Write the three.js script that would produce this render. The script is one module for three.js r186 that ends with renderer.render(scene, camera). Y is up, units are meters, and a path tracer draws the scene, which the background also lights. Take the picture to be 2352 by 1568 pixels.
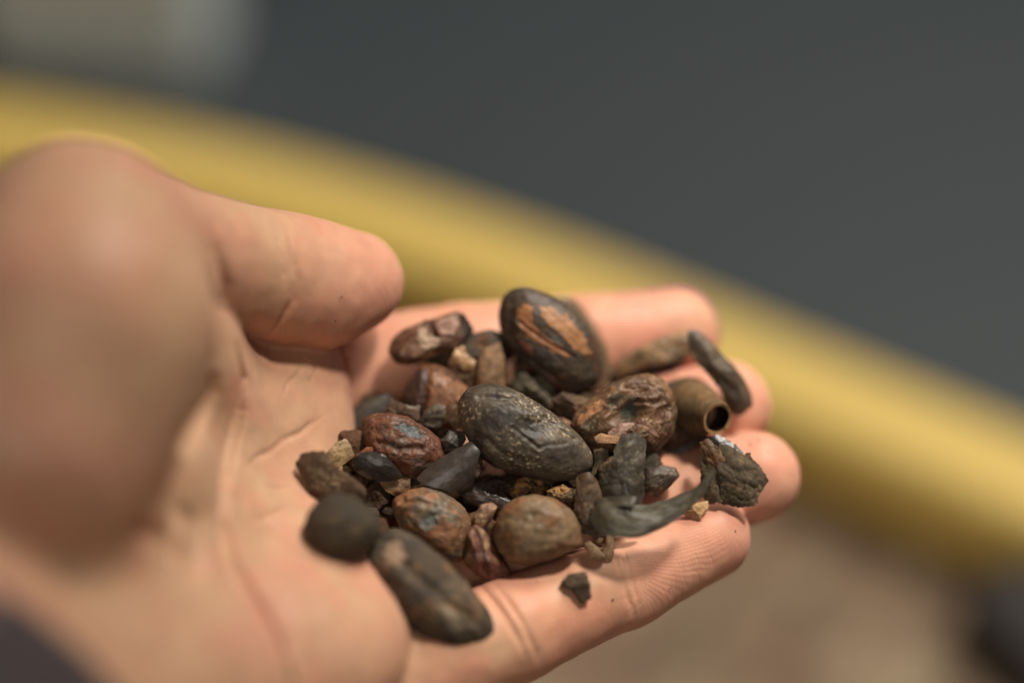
import * as THREE from 'three';
import { ImprovedNoise } from 'three/addons/math/ImprovedNoise.js';
import { RoundedBoxGeometry } from 'three/addons/geometries/RoundedBoxGeometry.js';
import { mergeVertices, mergeGeometries } from 'three/addons/utils/BufferGeometryUtils.js';
import { RectAreaLightUniformsLib } from 'three/addons/lights/RectAreaLightUniformsLib.js';

// ---------------------------------------------------------------- camera, lamps, exposure
const scene = new THREE.Scene();
const W0 = 2352, H0 = 1568, FPX = 4340;              // units in which the photograph was measured
const camera = new THREE.PerspectiveCamera(2 * Math.atan(H0 / 2 / FPX) * 180 / Math.PI, 1024 / 682, 0.01, 20);
const PITCH = -40 * Math.PI / 180;
camera.position.set(0, 0.44, 0.2375);
camera.rotation.set(PITCH, 0, 0);
camera.updateMatrixWorld(true);
camera.focus = 0.302;
camera.userData.fStop = camera.getFocalLength() / 24;   // an opening of about 24 mm
const renderer = new THREE.WebGLRenderer({ antialias: true });
renderer.toneMapping = THREE.LinearToneMapping;
renderer.toneMappingExposure = 1.06;
renderer.shadowMap.enabled = true;
scene.background = new THREE.Color(0, 0, 0);
RectAreaLightUniformsLib.init();

const UNSEEN_LAMPS = [
  // warm panel out of view overhead, placed to light the beam and hand
  { p: [0.34, 1.02, -0.46], to: [0.04, 0.05, -0.3], w: 0.36, h: 0.36, c: [1.0, 0.93, 0.83], i: 17.5, glow: 3, label: 'unseen square warm panel lamp out of view above, lighting the yellow beam and the hand' },
  // wide dim panel out of view behind the viewer, lighting faces turned this way
  { p: [-0.1, 1.35, 1.5], to: [0, 0.2, -0.1], w: 1.3, h: 0.8, c: [1.0, 0.93, 0.84], i: 1.5, glow: 1, label: 'unseen wide dim panel lamp out of view behind the wrist, lighting the near sides' },
];

// unseen spot lamp, aimed so pile and fingers outshine the ball of the thumb
const UNSEEN_SPOT = { p: [0.30, 0.98, -0.06], to: [0.034, 0.228, -0.006], c: [1.0, 0.92, 0.82], i: 2.5, angle: 8.8 * Math.PI / 180, penumbra: 0.75, radius: 0.055 };

// ---------------------------------------------------------------- helpers
const R3 = new THREE.Matrix4().extractRotation(camera.matrixWorld);
/** a point measured in the photograph, at a distance of d mm along the viewing axis, as a place in the world (metres) */
function at(vx, vy, d) {
  return new THREE.Vector3((vx - W0 / 2) * d / FPX / 1000, -(vy - H0 / 2) * d / FPX / 1000, -d / 1000).applyMatrix4(camera.matrixWorld);
}
const perlin = new ImprovedNoise();
const noise = (x, y, z) => perlin.noise(x, y, z);
function fbm(x, y, z, n = 4) {
  let s = 0, a = 1, t = 0;
  for (let i = 0; i < n; i++) { s += a * perlin.noise(x, y, z); t += a; a *= 0.5; x = x * 2.03 + 17.1; y = y * 2.03 + 5.3; z = z * 2.03 + 9.7; }
  return s / t;
}
function rng(seed) { let s = seed >>> 0; return () => { s = (s + 0x6D2B79F5) | 0; let t = Math.imul(s ^ (s >>> 15), 1 | s); t = (t + Math.imul(t ^ (t >>> 7), 61 | t)) ^ t; return ((t ^ (t >>> 14)) >>> 0) / 4294967296; }; }
const clamp = (x, a = 0, b = 1) => Math.min(b, Math.max(a, x));
const sstep = (a, b, x) => { const t = clamp((x - a) / (b - a)); return t * t * (3 - 2 * t); };
const lerp = (a, b, t) => a + (b - a) * t;
const mix3 = (a, b, t) => [lerp(a[0], b[0], t), lerp(a[1], b[1], t), lerp(a[2], b[2], t)];
const taken = {};
function numbered(n) { const k = taken[n] = (taken[n] ?? -1) + 1; return k ? n + '_' + String(k).padStart(3, '0') : n; }
function shade(o) { o.traverse((m) => { if (m.isMesh) { m.castShadow = true; m.receiveShadow = true; } }); return o; }
function add(o, name, label, category, group) {
  o.name = numbered(name); o.userData.label = label; o.userData.category = category;
  if (group) o.userData.group = group;
  scene.add(shade(o)); return o;
}
function structure(o, name, label) { o.name = numbered(name); o.userData.kind = 'structure'; if (label) o.userData.label = label; scene.add(shade(o)); return o; }
// ---------------------------------------------------------------- the hand: one continuous surface
const HAND0 = at(900, 1000, 305);                     // origin of the hand, world
const toHand = (v) => v.clone().sub(HAND0).multiplyScalar(1000);     // world metres -> mm from the origin
const J = (vx, vy, d, r) => { const p = toHand(at(vx, vy, d)); return [p.x, p.y, p.z, r]; };
const dirV = (x, y, z) => new THREE.Vector3(x, y, z).applyMatrix4(R3);   // a direction given as right, up, towards the viewer
function cone(a, b) {                                  // round cone from joint a to joint b
  const bx = b[0] - a[0], by = b[1] - a[1], bz = b[2] - a[2], l2 = bx * bx + by * by + bz * bz, ra = a[3], rb = b[3];
  return (x, y, z) => {
    const px = x - a[0], py = y - a[1], pz = z - a[2];
    let t = (px * bx + py * by + pz * bz) / l2; t = t < 0 ? 0 : t > 1 ? 1 : t;
    const dx = px - bx * t, dy = py - by * t, dz = pz - bz * t;
    return Math.sqrt(dx * dx + dy * dy + dz * dz) - (ra + (rb - ra) * t);
  };
}
const smin = (a, b, k) => { const h = Math.max(k - Math.abs(a - b), 0) / k; return Math.min(a, b) - h * h * k * 0.25; };
const smax = (a, b, k) => -smin(-a, -b, k);
function blend(list, k) { return (x, y, z) => { let d = list[0](x, y, z); for (let i = 1; i < list.length; i++) d = smin(d, list[i](x, y, z), k); return d; }; }
const ball = (j) => (x, y, z) => Math.hypot(x - j[0], y - j[1], z - j[2]) - j[3];
const off = (j, n, m, r) => [j[0] + n.x * m, j[1] + n.y * m, j[2] + n.z * m, r];
const between = (a, b, t, r) => [lerp(a[0], b[0], t), lerp(a[1], b[1], t), lerp(a[2], b[2], t), r ?? lerp(a[3], b[3], t)];

const padUp = dirV(0.12, 0.72, 0.68).normalize();      // where the finger pads face
/** a finger from its tip to its knuckle, with the fleshy pads of the phalanges */
function finger(js, puff = 1) {
  const parts = [];
  for (let i = 0; i + 1 < js.length; i++) {
    parts.push(cone(js[i], js[i + 1]));
    const a = between(js[i], js[i + 1], i ? 0.3 : -0.02), b = between(js[i], js[i + 1], 0.72);
    const r = Math.min(a[3], b[3]) * 0.86;
    parts.push(cone(off(a, padUp, 1.7 * puff, r * (i ? 1 : 0.96)), off(b, padUp, 1.5 * puff, r)));
  }
  return blend(parts, 2.2);
}
const little = [J(1632, 1240, 311, 6.4), J(1440, 1335, 307, 7.0), J(1175, 1448, 297, 8.0), J(830, 1610, 291, 9.5)];
const ring = [J(1730, 1100, 319, 7.6), J(1520, 1160, 317, 7.8), J(1220, 1265, 312, 8.8), J(800, 1400, 307, 10.5)];
const middle = [J(1662, 938, 328, 8.0), J(1430, 1000, 326, 8.2), J(1120, 1085, 321, 9.2), J(720, 1180, 319, 10.5)];
const index = [J(1548, 766, 338, 8.0), J(1330, 790, 335, 8.2), J(1070, 822, 330, 9.2), J(700, 890, 329, 11)];
const fingers = [little, ring, middle, index].map((f) => finger(f));

const wristR = J(-60, 1300, 268, 17), wristU = J(190, 1640, 262, 18), armR = J(-440, 1830, 208, 21), armU = J(-220, 2140, 203, 21);
const palmBones = [
  cone(J(650, 900, 317, 11), wristR), cone(J(640, 1080, 314, 12), J(40, 1400, 268, 17)),
  cone(J(690, 1260, 304, 12), J(120, 1500, 266, 17)), cone(J(770, 1450, 291, 12), wristU),
  // pads under the finger roots
  cone(J(630, 865, 313, 9.3), J(622, 990, 311, 9.5)), cone(J(622, 990, 311, 9.5), J(590, 1150, 306, 9)),
  cone(J(590, 1150, 306, 9), J(672, 1345, 293, 9)), cone(J(672, 1345, 293, 9), J(760, 1515, 281, 10)),
  // heel of the hand on the little finger's side
  cone(J(560, 1560, 278, 15), J(260, 1640, 262, 18)),
  cone(wristR, armR), cone(wristU, armU), cone(J(60, 1470, 266, 18), J(-300, 1930, 212, 21)),
];
const palm = blend(palmBones, 7);
const thenarBones = [cone(J(190, 575, 264, 15.5), J(178, 750, 257, 17)), cone(J(178, 750, 257, 17), J(60, 1010, 254, 17)), cone(J(60, 1010, 254, 17), wristR)];
const thenar = blend(thenarBones, 8);
const thumbJ = [J(808, 648, 313, 8.3), J(735, 655, 309, 10.0), J(640, 640, 304, 10.4), J(480, 608, 294, 10.2), J(250, 560, 278, 13)];
const thumbFace = dirV(-0.1, 0.15, 0.98).normalize();
const thumb = blend([cone(thumbJ[0], thumbJ[1]), cone(thumbJ[1], thumbJ[2]), cone(thumbJ[2], thumbJ[3]), cone(thumbJ[3], thumbJ[4]),
  cone(off(thumbJ[0], thumbFace, 1.4, 7.2), off(thumbJ[1], thumbFace, 1.8, 8.8)),
  cone(off(between(thumbJ[2], thumbJ[3], 0.35), thumbFace, 1.2, 9), off(thumbJ[3], thumbFace, 1.0, 9))], 2.4);
const web = blend([cone(J(300, 640, 285, 10), J(560, 900, 318, 9)), cone(J(300, 800, 280, 12), J(520, 1020, 308, 10)), cone(J(400, 800, 288, 9), J(480, 1020, 304, 10)), cone(J(250, 1120, 276, 16), J(90, 1400, 264, 18)), cone(J(420, 1180, 296, 12), J(330, 1420, 277, 15))], 6);   // flesh between thumb and forefinger

function coarseHand(x, y, z) {
  const t = thenar(x, y, z), p = smin(smin(palm(x, y, z), web(x, y, z), 6), t, 6.5), th = smin(thumb(x, y, z), t, 2);
  let f = fingers[0](x, y, z);
  for (let i = 1; i < 4; i++) f = smin(f, fingers[i](x, y, z), 0.9);
  return smin(smin(p, f, 1.1), th, 1.0);
}
/** distance in mm along the viewing axis at which the ray through a measured point meets the skin */
function skinAt(vx, vy, field = coarseHand, from = 180) {
  const a = toHand(at(vx, vy, 0.001)), u = toHand(at(vx, vy, 100)).sub(a).divideScalar(100);
  let d = from;
  for (let i = 0; i < 90; i++) {
    const s = field(a.x + u.x * d, a.y + u.y * d, a.z + u.z * d);
    if (s < 0.02) return d;
    d += s * 0.9; if (d > 420) return null;
  }
  return d;
}
function polyline(list, deep = 0) {                              // a crease: measured points, laid on the skin
  const pts = [];
  for (let i = 0; i + 1 < list.length; i++) for (let k = 0; k < 4; k++) {
    const vx = lerp(list[i][0], list[i + 1][0], k / 4), vy = lerp(list[i][1], list[i + 1][1], k / 4), d = skinAt(vx, vy);
    if (d) { const p = toHand(at(vx, vy, d + deep)); pts.push([p.x, p.y, p.z]); }
  }
  const e = list[list.length - 1], d = skinAt(e[0], e[1]);
  if (d) { const p = toHand(at(e[0], e[1], d + deep)); pts.push([p.x, p.y, p.z]); }
  return pts;
}
const CREASES = [   // [points, radius, softness, depth of the bottom]
  [[[535, 770], [544, 803], [561, 870], [550, 940], [528, 1018], [515, 1100], [511, 1182], [528, 1281], [575, 1365], [627, 1446], [668, 1568], [690, 1640]], 1.5, 0.9, 0.9],
  [[[765, 938], [739, 960], [712, 974], [690, 994], [655, 1008], [622, 1036], [592, 1048], [560, 1078], [525, 1118]], 0.22, 0.8],
  [[[705, 1130], [668, 1118], [630, 1122], [590, 1112]], 0.12, 0.7],
  [[[700, 1160], [655, 1165], [600, 1190], [560, 1200]], 0.15, 0.8],
  [[[735, 820], [722, 860], [700, 890]], 0.1, 0.6],
  [[[700, 812], [690, 850], [660, 880], [640, 930]], 0.1, 0.6],
  [[[640, 1230], [690, 1270], [760, 1290]], 0.12, 0.8],
  [[[490, 770], [495, 800], [486, 902], [450, 975], [412, 1034], [404, 1120], [404, 1182], [396, 1260], [370, 1340]], 1.4, 1.4, 0.6],
  [[[395, 1130], [440, 1200], [455, 1290], [420, 1370]], 0.5, 2.6],
  [[[260, 1190], [380, 1240], [500, 1330]], 0.5, 2.6],
  [[[570, 1150], [640, 1220], [690, 1260]], 0.15, 1.0],
  [[[655, 490], [668, 570], [682, 640], [674, 690], [640, 745], [590, 800]], 0.25, 1.3],
  [[[628, 500], [650, 600], [655, 660]], 0.15, 0.9],
  [[[480, 480], [505, 600], [520, 660], [500, 760]], 0.4, 1.8],
  [[[1385, 1215], [1412, 1280], [1432, 1335], [1450, 1390], [1462, 1440]], 0.32, 0.8],
  [[[1415, 1225], [1440, 1290], [1458, 1350], [1478, 1430]], 0.22, 0.7],
  [[[1080, 1310], [1120, 1365], [1160, 1415], [1195, 1475], [1215, 1530]], 0.4, 0.9],
  [[[1115, 1315], [1160, 1370], [1200, 1430], [1232, 1500], [1245, 1540]], 0.25, 0.8],
].map(([l, r, k, deep]) => ({ pts: polyline(l, deep), r, k }));
function segDist(p, a, b) {
  const bx = b[0] - a[0], by = b[1] - a[1], bz = b[2] - a[2], px = p[0] - a[0], py = p[1] - a[1], pz = p[2] - a[2];
  const t = clamp((px * bx + py * by + pz * bz) / (bx * bx + by * by + bz * bz + 1e-9));
  return Math.hypot(px - bx * t, py - by * t, pz - bz * t);
}
for (const c of CREASES) { c.lo = [0, 1, 2].map((k) => Math.min(...c.pts.map((p) => p[k])) - 5); c.hi = [0, 1, 2].map((k) => Math.max(...c.pts.map((p) => p[k])) + 5); }
function creaseDist(c, x, y, z) {                      // the ends of a crease run out
  if (x < c.lo[0] || y < c.lo[1] || z < c.lo[2] || x > c.hi[0] || y > c.hi[1] || z > c.hi[2]) return 9;
  let m = 9; const p = [x, y, z], n = c.pts.length - 2;
  for (let i = 0; i <= n; i++) { const t = i / Math.max(n, 1), e = Math.min(1, 3.2 * Math.min(t, 1 - t) + 0.05); m = Math.min(m, segDist(p, c.pts[i], c.pts[i + 1]) + (1 - e) * (c.r + c.k) * 0.75); }
  return m;
}
function fineHand(x, y, z) {
  let d = coarseHand(x, y, z);
  if (Math.abs(d) < 4) {
    d += 0.28 * noise(x * 0.11, y * 0.11, z * 0.11) + 0.10 * noise(x * 0.35, y * 0.35, z * 0.35);
    for (const c of CREASES) { const e = creaseDist(c, x, y, z); if (e < c.r + c.k + 1) d = smax(d, c.r - e, c.k); }
  }
  return d;
}
/** naive surface nets over a box, skipping empty blocks */
function surfaceNets(field, lo, hi, h) {
  const n = [0, 1, 2].map((k) => Math.ceil((hi[k] - lo[k]) / h / 8) * 8), nx = n[0] + 1, ny = n[1] + 1, nz = n[2] + 1;
  const F = new Float32Array(nx * ny * nz).fill(99), id = (i, j, k) => (k * ny + j) * nx + i, live = [];
  const rad = h * 8 * 0.87 + 2.5;
  for (let k = 0; k < n[2]; k += 8) for (let j = 0; j < n[1]; j += 8) for (let i = 0; i < n[0]; i += 8) {
    const c = field(lo[0] + (i + 4) * h, lo[1] + (j + 4) * h, lo[2] + (k + 4) * h);
    if (Math.abs(c) > rad) continue;
    live.push([i, j, k]);
    for (let c2 = 0; c2 <= 8; c2++) for (let b = 0; b <= 8; b++) for (let a = 0; a <= 8; a++) {
      const q = id(i + a, j + b, k + c2);
      if (F[q] === 99) F[q] = field(lo[0] + (i + a) * h, lo[1] + (j + b) * h, lo[2] + (k + c2) * h);
    }
  }
  const vid = new Map(), pos = [], idx = [];
  const E = [[0, 1], [2, 3], [4, 5], [6, 7], [0, 2], [1, 3], [4, 6], [5, 7], [0, 4], [1, 5], [2, 6], [3, 7]];
  for (const [i0, j0, k0] of live) for (let k = k0; k < k0 + 8; k++) for (let j = j0; j < j0 + 8; j++) for (let i = i0; i < i0 + 8; i++) {
    const v = [];
    let m = 0;
    for (let c = 0; c < 8; c++) { v[c] = F[id(i + (c & 1), j + (c >> 1 & 1), k + (c >> 2))]; if (v[c] < 0) m |= 1 << c; }
    if (m === 0 || m === 255) continue;
    let x = 0, y = 0, z = 0, cnt = 0;
    for (const [a, b] of E) if ((m >> a & 1) !== (m >> b & 1)) {
      const t = v[a] / (v[a] - v[b]);
      x += lerp(a & 1, b & 1, t); y += lerp(a >> 1 & 1, b >> 1 & 1, t); z += lerp(a >> 2, b >> 2, t); cnt++;
    }
    vid.set(id(i, j, k), pos.length / 3);
    pos.push(lo[0] + (i + x / cnt) * h, lo[1] + (j + y / cnt) * h, lo[2] + (k + z / cnt) * h);
  }
  const quad = (a, b, c, d, flip) => { if (a === undefined || b === undefined || c === undefined || d === undefined) return; flip ? idx.push(a, c, b, a, d, c) : idx.push(a, b, c, a, c, d); };
  for (const [i0, j0, k0] of live) for (let k = k0; k < k0 + 8; k++) for (let j = j0; j < j0 + 8; j++) for (let i = i0; i < i0 + 8; i++) {
    const s = F[id(i, j, k)] < 0;
    if (i < n[0] && j > 0 && k > 0 && s !== F[id(i + 1, j, k)] < 0) quad(vid.get(id(i, j - 1, k - 1)), vid.get(id(i, j, k - 1)), vid.get(id(i, j, k)), vid.get(id(i, j - 1, k)), !s);
    if (j < n[1] && i > 0 && k > 0 && s !== F[id(i, j + 1, k)] < 0) quad(vid.get(id(i - 1, j, k - 1)), vid.get(id(i, j, k - 1)), vid.get(id(i, j, k)), vid.get(id(i - 1, j, k)), s);
    if (k < n[2] && i > 0 && j > 0 && s !== F[id(i, j, k + 1)] < 0) quad(vid.get(id(i - 1, j - 1, k)), vid.get(id(i, j - 1, k)), vid.get(id(i, j, k)), vid.get(id(i - 1, j, k)), !s);
  }
  return { pos, idx };
}
const handBox = (() => {
  const all = [...little, ...ring, ...middle, ...index, ...thumbJ, armR, armU, J(-300, 1930, 212, 21), J(205, 575, 268, 16)];
  return [[0, 1, 2].map((k) => Math.min(...all.map((j) => j[k] - j[3])) - 3), [0, 1, 2].map((k) => Math.max(...all.map((j) => j[k] + j[3])) + 3)];
})();
const net = surfaceNets(fineHand, handBox[0], handBox[1], 0.6);
const handGeo = new THREE.BufferGeometry();
{
  const n = net.pos.length / 3, P = new Float32Array(n * 3), N = new Float32Array(n * 3), C = new Float32Array(n * 3), U = new Float32Array(n * 2);
  const uAx = dirV(1, 0.12, -0.2).normalize(), vAx = new THREE.Vector3().crossVectors(padUp, uAx).normalize();
  const tips = [little[0], ring[0], middle[0], index[0], thumbJ[0]];
  const e = 0.25;
  for (let i = 0; i < n; i++) {
    const x = net.pos[i * 3], y = net.pos[i * 3 + 1], z = net.pos[i * 3 + 2];
    P.set([x / 1000, y / 1000, z / 1000], i * 3);
    const gx = fineHand(x + e, y, z) - fineHand(x - e, y, z), gy = fineHand(x, y + e, z) - fineHand(x, y - e, z), gz = fineHand(x, y, z + e) - fineHand(x, y, z - e), l = Math.hypot(gx, gy, gz) || 1;
    N.set([gx / l, gy / l, gz / l], i * 3);
    U[i * 2] = 0.5 + (x * uAx.x + y * uAx.y + z * uAx.z) / 200; U[i * 2 + 1] = 0.5 + (x * vAx.x + y * vAx.y + z * vAx.z) / 200;
    // skin: sallow ground, blood showing pink in blotches, finger ends and folds
    const along = x * uAx.x + y * uAx.y + z * uAx.z, flush = sstep(-26, 20, along);   // fingers carry more blood than the ball of the thumb
    let c = mix3([0.55, 0.322, 0.195], [0.63, 0.285, 0.175], flush);
    const blotch = fbm(x * 0.055 + 3, y * 0.055, z * 0.055, 3), fine = fbm(x * 0.3, y * 0.3, z * 0.3 + 7, 3), mott = fbm(x * 0.16 + 40, y * 0.16, z * 0.16, 3);
    c = mix3(c, [0.60, 0.295, 0.20], 0.7 * sstep(-0.2, 0.45, blotch));
    c = mix3(c, [0.57, 0.355, 0.215], sstep(-0.1, 0.45, -blotch) * 0.8);
    let near = 99; for (const t of tips) near = Math.min(near, Math.hypot(x - t[0], y - t[1], z - t[2]));
    c = mix3(c, [0.64, 0.29, 0.205], 0.5 * (1 - sstep(9, 24, near + blotch * 12)));
    c = mix3(c, [0.61, 0.26, 0.175], 0.45 * sstep(-0.05, 0.5, mott)); c = mix3(c, [0.61, 0.365, 0.23], 0.45 * sstep(-0.05, 0.5, -mott));
    const k = 1 + fine * 0.14; c = c.map((v) => v * k);
    C.set(c, i * 3);
  }
  handGeo.setAttribute('position', new THREE.BufferAttribute(P, 3)); handGeo.setAttribute('normal', new THREE.BufferAttribute(N, 3));
  handGeo.setAttribute('color', new THREE.BufferAttribute(C, 3)); handGeo.setAttribute('uv', new THREE.BufferAttribute(U, 2));
  handGeo.setIndex(net.idx);
}
console.log('hand', net.pos.length / 3, net.idx.length / 3);
// skin relief: papillary ridges that loop on the finger ends, flexure lines, pores
const uAxis = dirV(1, 0.12, -0.2).normalize(), vAxis = new THREE.Vector3().crossVectors(padUp, uAxis).normalize();
const skinUV = (p) => [0.5 + (p[0] * uAxis.x + p[1] * uAxis.y + p[2] * uAxis.z) / 200, 0.5 + (p[0] * vAxis.x + p[1] * vAxis.y + p[2] * vAxis.z) / 200];
const relief = (() => {
  const N = 2048, D = new Uint8Array(N * N * 4), mm = 200 / N, tipUV = [little, ring, middle, index].map((f) => { const a = skinUV(f[0]), b = skinUV(f[1]); const l = Math.hypot(a[0] - b[0], a[1] - b[1]); return { x: a[0] * 200, y: a[1] * 200, dx: (a[0] - b[0]) / l, dy: (a[1] - b[1]) / l }; });
  for (let j = 0; j < N; j++) for (let i = 0; i < N; i++) {
    const x = (i + 0.5) * mm, y = (j + 0.5) * mm;
    let tipW = 0.25, ph = (y * 0.8 + 0.25 * x) + 3.2 * noise(x * 0.045, y * 0.045, 3);
    for (const t of tipUV) {
      const ax = (x - t.x) * t.dx + (y - t.y) * t.dy, ay = -(x - t.x) * t.dy + (y - t.y) * t.dx;
      if (Math.abs(ay) < 9 && ax > -22 && ax < 14) {                   // arches and loops round the core of the pad
        const r = ax > -2 ? Math.hypot((ax + 2) * 0.9, ay) : Math.abs(ay) + 0.05 * (ax + 2) ** 2 * 0.4, w = sstep(-22, -10, ax);
        ph = r + 0.35 * noise(x * 0.3, y * 0.3, 8); tipW = w * 1.3;
      }
    }
    const ridge = Math.sin(ph * Math.PI * 2 / 0.52), pore = noise(x * 2.1, y * 2.1, 5), line = 1 - Math.min(1, Math.abs(noise(x * 0.32 + 5, y * 0.55, 1.7)) * 9), line2 = 1 - Math.min(1, Math.abs(noise(x * 0.7, y * 0.5 + 9, 4.7)) * 8);
    const patch = sstep(-0.3, 0.3, noise(x * 0.08, y * 0.08, 11));
    const h = 0.55 + 0.075 * ridge * tipW * (0.45 + 0.55 * patch) + 0.05 * pore - 0.16 * line * (0.4 + 0.6 * patch) - 0.12 * line2, q = (j * N + i) * 4;
    D[q] = D[q + 1] = D[q + 2] = clamp(h) * 255; D[q + 3] = 255;
  }
  const t = new THREE.DataTexture(D, N, N); t.magFilter = THREE.LinearFilter; t.needsUpdate = true; return t;
})();
const skin = new THREE.MeshPhysicalMaterial({ vertexColors: true, roughness: 1, clearcoat: 0.3, clearcoatRoughness: 0.4, bumpMap: relief, bumpScale: 0.00015, transmission: 0.12, thickness: 0, specularIntensity: 0.3 });
const hand = new THREE.Mesh(handGeo, skin);
hand.position.copy(HAND0);
add(hand, 'hand', 'open cupped hand, palm up, holding a pile of cocoa beans and husks', 'hand');

{ // dark sleeve round the wrist
  const a = at(-170, 1885, 231), b = at(-480, 2300, 184), ax = b.clone().sub(a), len = ax.length(); ax.normalize();
  const side = at(190, 1640, 262).sub(at(-60, 1300, 268)); side.addScaledVector(ax, -side.dot(ax)).normalize();
  const nor = new THREE.Vector3().crossVectors(ax, side).normalize(), NS = 40, NT = 72, pos = [], idx = [];
  for (let layer = 0; layer < 2; layer++) for (let i = 0; i <= NS; i++) for (let j = 0; j < NT; j++) {
    const s = i / NS, f = j / NT * Math.PI * 2, fold = 1 + 0.05 * fbm(Math.cos(f) * 1.5 + 4, Math.sin(f) * 1.5, s * 5, 3) + 0.02 * Math.sin(s * 30 + 2 * Math.sin(f)), t = layer ? 0.0016 : 0;
    const ra = (0.0375 + 0.004 * s) * fold - t, rb = (0.028 + 0.004 * s) * fold - t, p = a.clone().addScaledVector(ax, s * len).addScaledVector(side, ra * Math.cos(f)).addScaledVector(nor, rb * Math.sin(f)).sub(HAND0);
    pos.push(p.x, p.y, p.z);
  }
  const L = (NS + 1) * NT;
  for (let i = 0; i < NS; i++) for (let j = 0; j < NT; j++) { const p = i * NT + j, q = i * NT + (j + 1) % NT, r = p + NT, t = q + NT; idx.push(p, q, r, q, t, r, L + p, L + r, L + q, L + q, L + r, L + t); }
  for (let j = 0; j < NT; j++) { const q = (j + 1) % NT; idx.push(j, L + j, q, q, L + j, L + q); }
  const g = new THREE.BufferGeometry(); g.setAttribute('position', new THREE.Float32BufferAttribute(pos, 3)); g.setIndex(idx); g.computeVertexNormals();
  const m = new THREE.Mesh(g, new THREE.MeshPhysicalMaterial({ color: new THREE.Color().setRGB(0.05, 0.038, 0.042), roughness: 0.95, sheen: 0.3, sheenColor: new THREE.Color(0.3, 0.25, 0.28), side: THREE.DoubleSide }));
  m.name = 'sleeve'; m.userData.label = 'dark cloth sleeve round the wrist'; m.castShadow = m.receiveShadow = true; hand.add(m);
}
// ---------------------------------------------------------------- what lies behind the hand
const onPlane = (vx, vy, y) => { const a = at(vx, vy, 0.001), u = at(vx, vy, 1000).sub(a); return a.add(u.multiplyScalar((y - a.y) / u.y)); };
const earth = (() => {                                  // trodden brown ground strewn with paler and redder patches
  const N = 512, D = new Uint8Array(N * N * 4), per = (f, s, x, y) => { const a = x / N * Math.PI * 2, b = y / N * Math.PI * 2; return fbm(Math.cos(a) * f + s, Math.sin(a) * f + Math.cos(b) * f, Math.sin(b) * f + s, 3); };
  for (let j = 0; j < N; j++) for (let i = 0; i < N; i++) {
    let c = [0.26, 0.18, 0.115]; const n = per(7, 3, i, j), m = per(9, 21, i, j), g = per(40, 7, i, j);
    c = mix3(c, [0.46, 0.36, 0.23], sstep(0.05, 0.3, n)); c = mix3(c, [0.27, 0.145, 0.10], sstep(0.05, 0.3, m) * 0.8); c = mix3(c, [0.10, 0.075, 0.05], sstep(0.12, 0.35, -n) * 0.8);
    const k = 1 + 0.5 * g, q = (j * N + i) * 4; for (let t = 0; t < 3; t++) { const v = clamp(c[t] * k); D[q + t] = 255 * (v <= 0.0031308 ? 12.92 * v : 1.055 * Math.pow(v, 1 / 2.4) - 0.055); } D[q + 3] = 255;
  }
  const t = new THREE.DataTexture(D, N, N); t.colorSpace = THREE.SRGBColorSpace; t.magFilter = THREE.LinearFilter; t.wrapS = t.wrapT = THREE.RepeatWrapping; t.repeat.set(6, 6); t.needsUpdate = true; return t;
})();
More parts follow.
